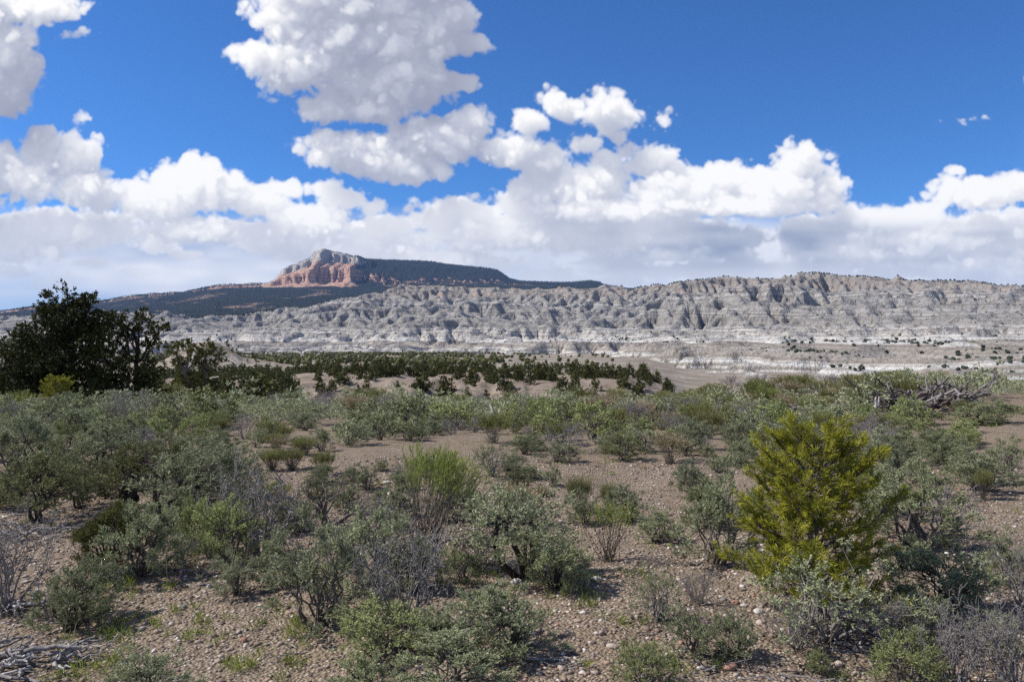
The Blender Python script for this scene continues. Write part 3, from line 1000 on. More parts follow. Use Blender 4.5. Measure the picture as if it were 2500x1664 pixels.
def tubes(segs, k=4):
    """tapered tube pieces from (p0, p1, r0, r1)"""
    if not len(segs):
        return np.zeros((0, 3)), np.zeros((0, 4), int)
    if isinstance(segs, Tubes):
        p0, p1, r0, r1 = [np.concatenate([s[i] for s in segs]) for i in range(4)]
    else:
        p0, p1, r0, r1 = [np.array([s[i] for s in segs]) for i in range(4)]
    r0, r1 = r0[:, None, None], r1[:, None, None]
    d = unit(p1 - p0)
    p1 = p1 + d * r1[:, 0] * 0.35
    ref = np.where(np.abs(d[:, 2:3]) > 0.9, [[1.0, 0, 0]], [[0, 0, 1.0]])
    a = unit(np.cross(d, ref))
    b = np.cross(d, a)
    t = np.arange(k) * 2 * np.pi / k
    ring = a[:, None, :] * np.cos(t)[None, :, None] + b[:, None, :] * np.sin(t)[None, :, None]
    v = np.concatenate([p0[:, None] + ring * r0, p1[:, None] + ring * r1], 1)
    n = len(p0)
    base = (np.arange(n) * 2 * k)[:, None]
    i = np.arange(k)[None, :]
    f = np.stack([base + i, base + (i + 1) % k, base + k + (i + 1) % k, base + k + i], -1).reshape(-1, 4)
    return v.reshape(-1, 3), f


def leaves(b, d, L, W, rng, curl=0.0, face=None):
    """narrow diamond leaves from base points b along d"""
    n = len(b)
    L = np.broadcast_to(L, (n,))[:, None]
    W = np.broadcast_to(W, (n,))[:, None]
    d = unit(d)
    ref = rng.normal(size=(n, 3))
    if face is not None:                                        # blades turn their faces outwards, to the light
        ref = face + 0.55 * ref
    s = unit(np.cross(d, ref)) * W * 0.5
    mid = b + d * L * 0.55
    t = b + d * L + np.array([0, 0, -1.0]) * curl * L
    v = np.stack([b, mid + s, t, mid - s], 1).reshape(-1, 3)
    return v, np.arange(4 * n).reshape(-1, 4)


def join(parts):
    vs, fs, o = [], [], 0
    for v, f in parts:
        if len(v):
            vs.append(v)
            fs.append(f + o)
            o += len(v)
    return np.vstack(vs), np.vstack(fs)


class Skeleton:
    def __init__(self, rng):
        self.rng = rng
        self.segs = []          # (p0, p1, r0, r1, level)
        self.tw = []            # leafy twigs (p0, p1, level)

    def grow(self, p, d, length, r, level, sp):
        rng = self.rng
        n = sp['nseg'][level]
        last = level == len(sp['nseg']) - 1
        for i in range(n):
            d = unit(d + rng.normal(size=3) * sp['wig'][level] + np.array([0, 0, sp['up'][level]]))
            q = p + d * length / n
            r2 = r * (0.82 if i < n - 1 else 0.68)
            self.segs.append((p, q, r, r2, level))
            if level >= sp.get('leaf_from', 99):
                self.tw.append((p, q, level))
            p, r = q, r2
            if not last and i >= n * sp['side_from'] and i < n - 1 and rng.random() < sp['side'][level]:
                self.child(p, d, length, r, level, sp, 0.9)
        if not last:
            for _ in range(int(sp['kids'][level] + rng.random())):
                self.child(p, d, length, r, level, sp, 1.0)

    def child(self, p, d, length, r, level, sp, k):
        rng = self.rng
        a = unit(np.cross(d, rng.normal(size=3)))
        sprd = math.radians(sp['spread'][level]) * rng.uniform(0.55, 1.25)
        nd = d * math.cos(sprd) + a * math.sin(sprd)
        self.grow(p, nd, length * sp['ratio'][level] * rng.uniform(0.7, 1.2) * k, max(r * 0.78, sp['rmin']), level + 1, sp)


def fit(parts_v, width=1.0, height=1.0):
    """scale a plant so that it stands 1 high and 1 wide on the origin"""
    allv = np.vstack(parts_v)
    lo, hi = np.percentile(allv, 0.7, axis=0), np.percentile(allv, 99.3, axis=0)
    w = 0.5 * ((hi[0] - lo[0]) + (hi[1] - lo[1]))
    c = 0.5 * (lo + hi)
    out = []
    for v in parts_v:
        v = v.copy()
        t = np.clip(v[:, 2] / hi[2], 0, 1)
        v[:, 0] -= c[0] * t * 0.8
        v[:, 1] -= c[1] * t * 0.8
        v[:, :2] /= w
        v[:, 2] /= hi[2]
        out.append(v)
    return out


def crooked(p, q, rng, n, bend=0.12):
    """points of a gently crooked line from p to q"""
    t = np.linspace(0, 1, n + 1)[:, None]
    L = np.linalg.norm(q - p)
    off = np.cumsum(rng.normal(size=(n + 1, 3)), 0)
    off -= off[0]
    off -= t * off[-1]
    return p * (1 - t) + q * t + off * bend * L / math.sqrt(n)


def limb(p, q, r0, r1, rng, n=5, bend=0.10):
    pts = crooked(np.asarray(p, float), np.asarray(q, float), rng, n, bend)
    rr = np.linspace(r0, r1, n + 1)
    return [(pts[i], pts[i + 1], rr[i], rr[i + 1]) for i in range(n)], pts


class Tubes(list):
    """tube pieces kept as arrays"""

    def add(self, p0, p1, r0, r1):
        n = len(p0)
        self.append((p0, p1, np.broadcast_to(r0, (n,)), np.broadcast_to(r1, (n,))))


def limbs(P, Q, r0, r1, rng, n=3, bend=0.12):
    """many crooked limbs at once; gives arrays of pieces"""
    m = len(P)
    t = np.linspace(0, 1, n + 1)[None, :, None]
    L = np.linalg.norm(Q - P, axis=1)[:, None, None]
    off = np.cumsum(rng.normal(size=(m, n + 1, 3)), 1)
    off = off - off[:, :1]
    off = off - t * off[:, -1:]
    pts = P[:, None] * (1 - t) + Q[:, None] * t + off * bend * L / math.sqrt(n)
    rr = np.linspace(r0, r1, n + 1)
    return pts[:, :-1].reshape(-1, 3), pts[:, 1:].reshape(-1, 3), np.tile(rr[:-1], m), np.tile(rr[1:], m)


def sage_plant(seed, clumps=120, shoots=9, leafn=16, leafL=0.030, leafW=0.0100, treelike=False, gaps=0.0, mat=None, stem_mat=None, lod=0, low=0.10, stems=8, lump=0.30):
    """sagebrush: crooked stems to many leafy clumps, each a bunch of upright shoots; 1 wide, 1 high"""
    rng = np.random.default_rng(seed)
    c = np.array([0, 0, 0.36 if not treelike else 0.58])
    R = np.array([0.47, 0.47, 0.56 if not treelike else 0.40])
    n = int(clumps * 1.7)
    d = unit(rng.normal(size=(n, 3)) + [0, 0, 0.28])
    bump = 1 + lump * noise2(d[:, 0] * 2.1 + seed, d[:, 1] * 2.1 + d[:, 2] * 1.7, seed) + 0.5 * lump * noise2(d[:, 0] * 5 - seed, d[:, 1] * 5 + d[:, 2] * 4, seed + 5)
    rad = (0.42 + 0.58 * rng.random(n) ** 0.55) * bump
    P = c + d * R * rad[:, None]
    lop = rng.normal(size=2) * 0.13
    P[:, :2] += lop * np.clip(P[:, 2:3], 0, 1)                   # most lean or bulge to one side
    keep = P[:, 2] > low
    if gaps:
        keep &= noise2(P[:, 0] * 4.5 + seed, P[:, 1] * 4.5 + P[:, 2] * 3.1, seed + 9) > (gaps * 1.3 - 0.75)
    P = P[keep][:clumps]
    segs, thin = [], Tubes()
    sp = []
    for i in range(stems):
        az = 2 * math.pi * (i + rng.uniform(-0.35, 0.35)) / stems
        el = rng.uniform(0.35, 1.35)
        end = c * [1, 1, 0.9] + np.array([math.cos(az) * math.cos(el), math.sin(az) * math.cos(el), math.sin(el) * 0.8]) * R * 0.52
        foot = np.array([math.cos(az), math.sin(az), 0]) * rng.uniform(0.01, 0.06) + [0, 0, -0.04]
        r = rng.uniform(0.013, 0.022) * (1.9 if treelike else 1.0)
        g, pts = limb(foot, end, r, r * 0.4, rng, 6, 0.16)
        segs += g
        sp.append(pts)
    allp = np.vstack([q[2:] for q in sp])
    cost = ((allp[None] - P[:, None]) ** 2).sum(-1) + 0.3 * np.maximum(0, allp[None, :, 2] - P[:, None, 2] + 0.05)
    pick = np.argsort(cost, 1)[np.arange(len(P)), rng.integers(0, 3, len(P))]
    thin.append(limbs(allp[pick], P, 0.0058, 0.0024, rng, 3 if not lod else 2, 0.16))
    m = len(P)
    out = unit((P - c) / R)
    idx = np.repeat(np.arange(m), shoots)
    sb = P[idx] + rng.normal(size=(len(idx), 3)) * 0.028
    sdir = unit(out[idx] * 0.55 + [0, 0, 0.75] + rng.normal(size=(len(idx), 3)) * 0.45)
    sl = rng.uniform(0.055, 0.115, len(idx))[:, None]
    if not lod:
        thin.add(P[idx][::3], (sb + sdir * sl * 0.7)[::3], 0.0022, 0.0012)
    j = np.repeat(np.arange(len(idx)), leafn)
    t = rng.random(len(j))[:, None]
    lb = sb[j] + sdir[j] * sl[j] * t
    ld = sdir[j] + rng.normal(size=(len(j), 3)) * 0.48
    v, f = leaves(lb, ld, leafL * rng.uniform(0.55, 1.2, len(j)), leafW, rng, face=(out[idx] + [0, 0, 0.15])[j])
    sv, sf = join([tubes(segs, 6 if not lod else 4), tubes(thin, 3)])
    return dict(parts=[('stems', make_mesh('stems', sv, sf, stem_mat or M_STEM)), ('foliage', make_mesh('foliage', v, f, mat or M_SAGE, False))])


def rabbit_plant(seed, n=120, leafn=11, cone=36, leaf_low=0.45, mat=None, leafL=0.055, leafW=0.0065, forks=4, stem=None, wide=0.05):
    rng = np.random.default_rng(seed)
    segs, tw = [], []
    for i in range(n):
        az, tilt = rng.uniform(0, 2 * math.pi), math.radians(cone) * math.sqrt(rng.random()) * rng.uniform(0.7, 1.2)
        d = np.array([math.cos(az) * math.sin(tilt), math.sin(az) * math.sin(tilt), math.cos(tilt)])
        p = np.array([rng.normal() * wide, rng.normal() * wide, -0.02])
        L = rng.uniform(0.72, 1.0)
        r = 0.0052
        for s in range(4):
            d = unit(d + rng.normal(size=3) * 0.06 + [0, 0, 0.05])
            q = p + d * L * 0.16
            segs.append((p, q, r, r * 0.85))
            p, r = q, r * 0.85
        for k in range(forks):
            dd = unit(d + rng.normal(size=3) * 0.22 + [0, 0, 0.12])
            a = p
            rr = r * 0.6
            for s in range(2):
                dd = unit(dd + rng.normal(size=3) * 0.07)
                q = a + dd * L * rng.uniform(0.13, 0.21)
                segs.append((a, q, rr, rr * 0.6))
                tw.append((a, q))
                a, rr = q, rr * 0.6
    p0, p1 = np.array([t[0] for t in tw]), np.array([t[1] for t in tw])
    idx = np.repeat(np.arange(len(tw)), leafn)
    t = rng.random(len(idx))[:, None]
    b = p0[idx] * (1 - t) + p1[idx] * t
    ok = b[:, 2] > leaf_low * rng.uniform(0.8, 1.2, len(b))
    b, idx = b[ok], idx[ok]
    d = unit(p1 - p0)[idx] + rng.normal(size=(len(idx), 3)) * 0.32
    v, f = leaves(b, d, leafL * rng.uniform(0.6, 1.2, len(b)), leafW, rng)
    sv, sf = tubes(segs, 3)
    sv, v = fit([sv, v])
    return dict(parts=[('stems', make_mesh('stems', sv, sf, stem or M_STEM)), ('foliage', make_mesh('foliage', v, f, mat or M_RABBIT, False))])


def dead_plant(seed, n_main=11, mat=None, upright=0.0, twig=1.0, fat=1.0):
    rng = np.random.default_rng(seed)
    sk = Skeleton(rng)
    sp = dict(nseg=[4, 4, 4, 3], wig=[0.20, 0.26, 0.30, 0.30], up=[0.04 + upright, 0.06 + upright, 0.06, 0.08], side_from=0.2, side=[0.6, 0.75 * twig, 0.7 * twig, 0],
              kids=[2.4, 2.5 * twig, 2.5 * twig], spread=[32, 40, 46], ratio=[0.68, 0.62, 0.55], rmin=0.0042, leaf_from=99)
    for i in range(n_main):
        az = 2 * math.pi * (i + rng.uniform(-0.4, 0.4)) / n_main
        tilt = math.radians(rng.uniform(8, 62 - 40 * upright))
        d = np.array([math.cos(az) * math.sin(tilt), math.sin(az) * math.sin(tilt), math.cos(tilt)])
        sk.grow(np.array([math.cos(az) * 0.03, math.sin(az) * 0.03, -0.03]), d, rng.uniform(0.30, 0.42), 0.017 * fat, 0, sp)
    a = tubes([s[:4] for s in sk.segs if s[4] < 2], 5)
    b = tubes([s[:4] for s in sk.segs if s[4] >= 2], 3)
    av, bv = fit([a[0], b[0]])
    return dict(parts=[('main_stems', make_mesh('main_stems', av, a[1], mat or M_DEAD)), ('twigs', make_mesh('twigs', bv, b[1], mat or M_DEAD))])


def lobed_tree(seed, lobes, trunk_top, trunk_r, clumps, tufts, leafn, leafL, leafW, mat, bark=None, base=(0, 0, 0), shell=0.45, clump_r=0.06, sides=6, bare=0.0):
    """tree with limbs to every lobe of its crown; lobes (x, y, z, rx, ry, rz); the crown is clumps of small leaf faces"""
    rng = np.random.default_rng(seed)
    base, trunk_top = np.array(base, float), np.array(trunk_top, float)
    segs, tpts = limb(base - [0, 0, 0.04], trunk_top, trunk_r, trunk_r * 0.45, rng, 7, 0.06)
    twsegs, cb, cd = Tubes(), [], []
    for (x, y, z, rx, ry, rz) in lobes:
        c, R = np.array([x, y, z]), np.array([rx, ry, rz])
        h = np.clip((z - 0.35 * rz - base[2]) / max(trunk_top[2] - base[2], 1e-6), 0.12, 1.0) * 7
        s = tpts[int(min(7, max(1, h * 0.8)))]
        lg, lp = limb(s, c, trunk_r * 0.42, trunk_r * 0.12, rng, 5, 0.10)
        segs += lg
        n = max(4, int(clumps * (rx * ry + rx * rz + ry * rz) * 100 / 3.0))
        dirs = unit(rng.normal(size=(n, 3)))
        rad = shell + (1 - shell) * rng.random(n) ** 0.5
        pts = c + dirs * R * rad[:, None]
        pts = pts[pts[:, 2] > base[2] + 0.02]
        twsegs.append(limbs(lp[rng.integers(2, 6, len(pts))], pts, trunk_r * 0.10, trunk_r * 0.035, rng, 3, 0.12))
        o = np.repeat(pts, tufts, 0)
        o = o + rng.normal(size=o.shape) * clump_r * [1, 1, 0.7]
        cb.append(o)
        cd.append(unit((o - c) / R) + [0, 0, 0.35])
    cb, cd = np.vstack(cb), np.vstack(cd)
    idx = np.repeat(np.arange(len(cb)), leafn)
    b = cb[idx] + rng.normal(size=(len(idx), 3)) * clump_r * 0.22
    d = cd[idx] + rng.normal(size=(len(idx), 3)) * 0.7
    v, f = leaves(b, d, leafL * rng.uniform(0.6, 1.3, len(idx)), leafW * rng.uniform(0.7, 1.3, len(idx)), rng, face=cd[idx])
    tv, tf = join([tubes(segs, sides), tubes(twsegs, 3)])
    return dict(parts=[('trunk', make_mesh('trunk', tv, tf, bark or M_BARK)), ('crown', make_mesh('crown', v, f, mat, False))])


def cone_lobes(seed, n=9, wide=0.36, low=0.12, top=0.97):
    rng = np.random.default_rng(seed)
    out = []
    for i in range(n):
        t = i / (n - 1)
        z = low + (top - low) * t
        w = wide * (1 - t) ** 0.65 + 0.06
        az = rng.uniform(0, 2 * math.pi)
        o = w * rng.uniform(0.25, 0.6) * (1 - t)
        out.append((math.cos(az) * o, math.sin(az) * o, z, w * rng.uniform(0.6, 0.9), w * rng.uniform(0.6, 0.9), 0.10 + 0.07 * (1 - t)))
    return out


def sapling_plant(seed):
    """young pinyon: whorled upturned branches with bottlebrush shoots of needles; 1 = its height"""
    rng = np.random.default_rng(seed)
    segs, thin, shoots = [], [], []
    tp = [np.array([0, 0, -0.02])]
    for i in range(12):
        tp.append(np.array([rng.normal() * 0.006, rng.normal() * 0.006, (i + 1) / 12 * 0.93]))
    for i in range(12):
        segs.append((tp[i], tp[i + 1], 0.020 * (1 - i / 12.5), 0.020 * (1 - (i + 1) / 12.5)))
    shoots.append((tp[-1], tp[-1] + [0, 0, 0.07], 60))
    z = 0.05
    while z < 0.90:
        nb = rng.integers(4, 7)
        a0 = rng.uniform(0, 6.28)
        for k in range(nb):
            az = a0 + 2 * math.pi * k / nb + rng.normal() * 0.2
            reach = (0.46 * (1 - z ** 1.5) ** 0.85 + 0.045) * rng.uniform(0.55, 1.2) * (1 + 0.45 * float(noise2(math.cos(az) * 1.7 + 3.1, math.sin(az) * 1.7 + z * 4.0, 77)))
            out = np.array([math.cos(az), math.sin(az), 0])
            if z < 0.35 and math.cos(az) < -0.5:
                reach *= 1.22                                   # the long low bough
            rise = rng.uniform(0.15, 0.55) + 0.5 * z
            p = np.array([0, 0, z])
            d = unit(out + [0, 0, rise * 0.6])
            n = max(3, int(reach / 0.055))
            r = 0.0085 * (0.35 + reach)
            for i in range(n):
                d = unit(d + rng.normal(size=3) * 0.10 + [0, 0, 0.07])
                q = p + d * reach / n
                segs.append((p, q, r, r * 0.85))
                p, r = q, r * 0.86
                if i >= 1:
                    for sgn in (-1, 1, -1, 1):
                        if rng.random() < 0.85:
                            sd = unit(np.cross(d, [0, 0, 1.0]) * sgn * rng.uniform(0.3, 1.2) + d * 0.7 + [0, 0, rng.uniform(-0.2, 0.9)])
                            L = rng.uniform(0.05, 0.12)
                            thin.append((p, p + sd * L, 0.0028, 0.0016))
                            shoots.append((p + sd * L * 0.35, p + sd * L * 1.05, 40))
            shoots.append((p - d * 0.05, p + d * 0.04, 46))
        z += rng.uniform(0.034, 0.055)
    B, Dr = [], []
    for (a, b, n) in shoots:
        t = rng.random(n)[:, None] ** 0.7
        ax = unit(b - a)
        side = unit(np.cross(ax, rng.normal(size=(n, 3))))
        B.append(a * (1 - t) + b * t)
        Dr.append(ax * rng.uniform(0.5, 1.0, (n, 1)) + side * rng.uniform(0.35, 0.85, (n, 1)))
    B, Dr = np.vstack(B), np.vstack(Dr)
    v, f = leaves(B, Dr, rng.uniform(0.026, 0.042, len(B)), 0.0036, rng, face=unit(B * [1, 1, 0.35] + [0, 0, 0.08]))
    sv, sf = join([tubes(segs, 5), tubes(thin, 3)])
    return dict(parts=[('trunk', make_mesh('trunk', sv, sf, M_STEM)), ('crown', make_mesh('crown', v, f, M_NEEDLE, False))])


def plant(proto, name, loc, w, h, rz, label=None, cat=None, group=None, lean=None):
    root = link(name, None, None, tuple(float(q) for q in loc), rz, (float(w), float(w), float(h)))
    if lean:
        root.rotation_euler = (lean[0], lean[1], rz)
    root.empty_display_size = 0.2
    for (pn, me) in proto['parts']:
        link(pn, me, root)
    return tag(root, label, cat, group)


SAGE = [sage_plant(100 + i, gaps=(0.10, 0.32, 0.50)[i % 3], clumps=(105, 90, 72)[i % 3], shoots=15, lump=0.40 + 0.06 * i, stems=8 + 3 * (i % 3), stem_mat=(M_BARK, M_STEM, M_STEM)[i % 3]) for i in range(6)]
SAGE_TREE = [sage_plant(130 + i, clumps=105, treelike=True, gaps=0.30, stem_mat=M_BARK, low=0.30, stems=5, lump=0.55) for i in range(2)]
SAGE_GREEN = [sage_plant(150 + i, clumps=125, mat=M_GREEN, gaps=0.1) for i in range(2)]
SAGE_DARK = [sage_plant(160 + i, clumps=125, treelike=i == 1, gaps=0.22, mat=M_DARKSAGE, stem_mat=M_BARK, low=0.18, stems=6, lump=0.5) for i in range(2)]
OLIVE = [sage_plant(170, clumps=110, leafL=0.05, mat=M_OLIVE, gaps=0.25)]
SPARSE = [sage_plant(175 + i, clumps=60, shoots=7, gaps=0.45, stem_mat=M_DEAD, stems=16, lump=0.5) for i in range(2)]
SAGE_MID = [sage_plant(180 + i, clumps=75, shoots=6, leafn=6, leafL=0.070, leafW=0.030, lod=1, gaps=0.12 * (i % 3), lump=0.4) for i in range(5)]
SAGE_FAR = [sage_plant(195 + i, clumps=40, shoots=5, leafn=4, leafL=0.085, leafW=0.036, lod=1, lump=0.45) for i in range(3)]
SAGE_MIDGREEN = [sage_plant(190 + i, clumps=75, shoots=6, leafn=6, leafL=0.070, leafW=0.030, lod=1, mat=M_GREEN, lump=0.4) for i in range(2)]
RABBIT = [rabbit_plant(200 + i) for i in range(3)]
RABBIT_MID = [rabbit_plant(210 + i, n=55, leafn=8, leafL=0.085, leafW=0.014, cone=40) for i in range(3)]
RABBIT_TALL = rabbit_plant(220, n=95, cone=30, leaf_low=0.70, mat=M_LIME, leafL=0.055, leafW=0.0065, wide=0.09, leafn=17)
RABBIT_TIP = rabbit_plant(222, n=40, cone=34, leaf_low=0.62, mat=M_LIME, leafn=10, stem=M_BARK)
STRAW = rabbit_plant(224, n=50, leafn=7, leafL=0.085, leafW=0.014, cone=34, mat=M_STRAW)
DEAD = [dead_plant(300 + i, n_main=10 + 2 * i) for i in range(4)]
DEAD_UP = [dead_plant(310 + i, n_main=15, upright=0.10) for i in range(2)]
GNARLED = dead_plant(320, n_main=4, twig=0.75, fat=2.4, mat=M_STEM)
SAPLING = sapling_plant(400)


# ------------------------------------------------------------------ the shrubs that can be told apart, by where they stand
# (u, v of the foot, width, height) in pixels of a 2356 x 1568 view of the place, turned into real places and sizes on the ground
K = 2500.0 / 2356.0
PRNG = np.random.default_rng(99)
OCC = []                                                       # taken ground: x, y, radius


def spot(u, v, w, h):
    p = ground_at(u * K, v * K)
    s = p[1] / F_PX * K
    return p, w * s, h * s


def put(proto, name, u, v, w, h, label, cat, group=None, rz=None, lean=None):
    p, W, H = spot(u, v, w, h)
    if H > 0.25:
        W *= 1.10 if v < 1210 else 1.22
    OCC.append((p[0], p[1], W * 0.5))
    return plant(proto, name, p, W, H, PRNG.uniform(0, 6.28) if rz is None else rz, label, cat, group, lean)


